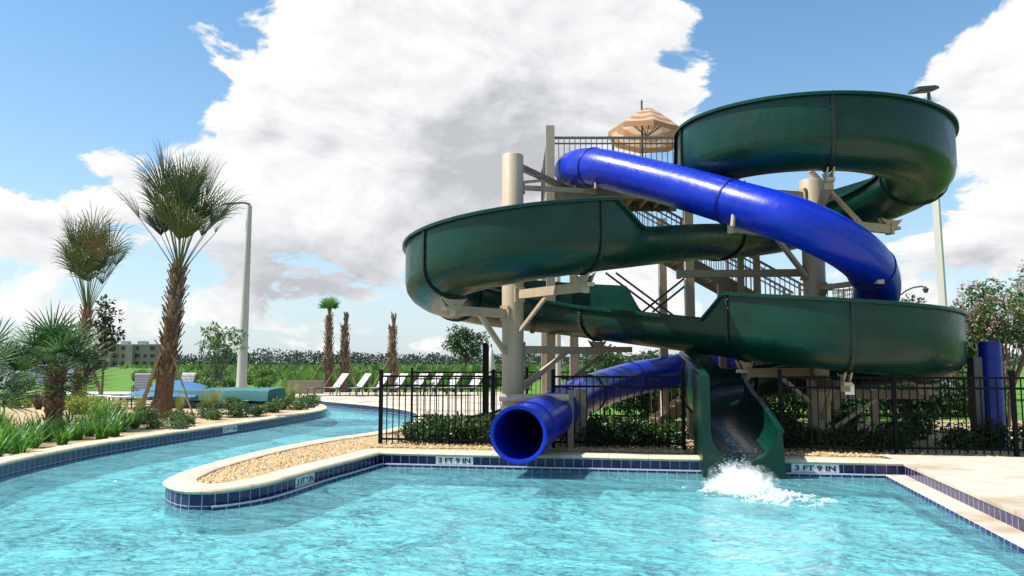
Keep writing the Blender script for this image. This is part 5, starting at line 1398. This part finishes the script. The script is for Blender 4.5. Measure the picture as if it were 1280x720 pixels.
fs = [(ids[i, j], ids[i + 1, j], ids[i + 1, j + 1], ids[i, j + 1]) for i in range(NXF) for j in range(NXF) if all(q in ids for q in ((i, j), (i + 1, j), (i + 1, j + 1), (i, j + 1)))]
fm.add(vs, fs)
for _ in range(1300):
    a = random.random() * 6.28; r = abs(random.gauss(0, .25)); z = abs(random.gauss(0, .09)) * math.exp(-r * 1.3) + .01
    drop((sc_.x + r * math.cos(a) * 1.25, sc_.y + r * math.sin(a) - .05, WZ + z), random.uniform(.003, .008))
for _ in range(420):
    drop((sc_.x + random.gauss(0, .09), sc_.y + .25 + random.gauss(0, .2), WZ + .10 + abs(random.gauss(0, .12))), random.uniform(.003, .009))
tag(fm.build('splash', M['foam'], smooth=60), 'white churning splash of water where the green slide meets the pool', 'splash', kind='stuff')
# fine spray hanging over the churned water
m, t, b = mat('water_spray'); nt = m.node_tree; nt.nodes.remove(b)
gc_ = t.n('ShaderNodeTexCoord').outputs['Object']
ln = t.n('ShaderNodeVectorMath', operation='LENGTH', inp={0: t.n('ShaderNodeMapping', inp={0: gc_, 3: (1 / .54, 1 / .68, 1 / .40)}).outputs[0]}).outputs[1]
nz = t.n('ShaderNodeTexNoise', inp={'Vector': gc_, 'Scale': 9.0, 'Detail': 6.0, 'Roughness': .65, 'Distortion': .5}).outputs[0]
dn = t.m('MULTIPLY', t.sm(t.m('SUBTRACT', t.m('ADD', nz, .32), t.m('MULTIPLY', ln, .50)), .38, .85), 20.0)
pv = t.n('ShaderNodeVolumePrincipled', inp={'Color': (1, 1, 1, 1), 'Density': dn, 'Anisotropy': 0.0}); t.L.new(pv.outputs[0], nt.nodes['Material Output'].inputs['Volume'])
sv = MB().lathe([(.001, 0)] + [(.54 * math.cos(a * .1), .43 * math.sin(a * .1)) for a in range(0, 16)] + [(.001, .43)], n=28)
sv.v = [(x, y * 1.3, z) for x, y, z in sv.v]
tag(sv.build('spray', m, loc=(sc_.x - .02, sc_.y - .12, WZ + .008)), 'soft white spray above the splash at the green slide exit', 'spray', kind='stuff')
# sheet of water running down the trough
st_ = MB(); vs = []; NS_ = 40
for i in range(NS_ + 1):
    s = STOT - 1.5 + 1.4 * i / NS_; p, d = station(s); nr = Vector((d.y, -d.x))
    for j in range(9):
        x = -.30 + .6 * j / 8; z = RB - math.sqrt(max(0, RB ** 2 - (x * RB / (WO - TH)) ** 2)) + TH + .012 + .02 * noise.noise(Vector((s * 5, x * 14, 0)))
        vs.append((p.x + nr.x * x, p.y + nr.y * x, p.z + z))
st_.add(vs, [(i * 9 + j, (i + 1) * 9 + j, (i + 1) * 9 + j + 1, i * 9 + j + 1) for i in range(NS_) for j in range(8)])
m, t, b = mat('running_water'); b.inputs['Base Color'].default_value = (.75, .9, .88, 1); b.inputs['Roughness'].default_value = .08
nz = t.n('ShaderNodeTexNoise', inp={'Vector': t.n('ShaderNodeMapping', inp={0: t.n('ShaderNodeTexCoord').outputs['Object'], 3: (9, 2.0, 3)}).outputs[0], 'Scale': 3.0, 'Detail': 6.0})
tt = t.n('ShaderNodeBsdfTransparent'); mx = t.n('ShaderNodeMixShader'); t.L.new(t.sm(nz.outputs[0], .48, .75), mx.inputs[0]); t.L.new(tt.outputs[0], mx.inputs[1]); t.L.new(b.outputs[0], mx.inputs[2]); t.L.new(mx.outputs[0], m.node_tree.nodes['Material Output'].inputs[0])
tag(st_.build('running_water', m, smooth=60), 'thin sheet of water running down the green exit trough', 'water', kind='stuff')
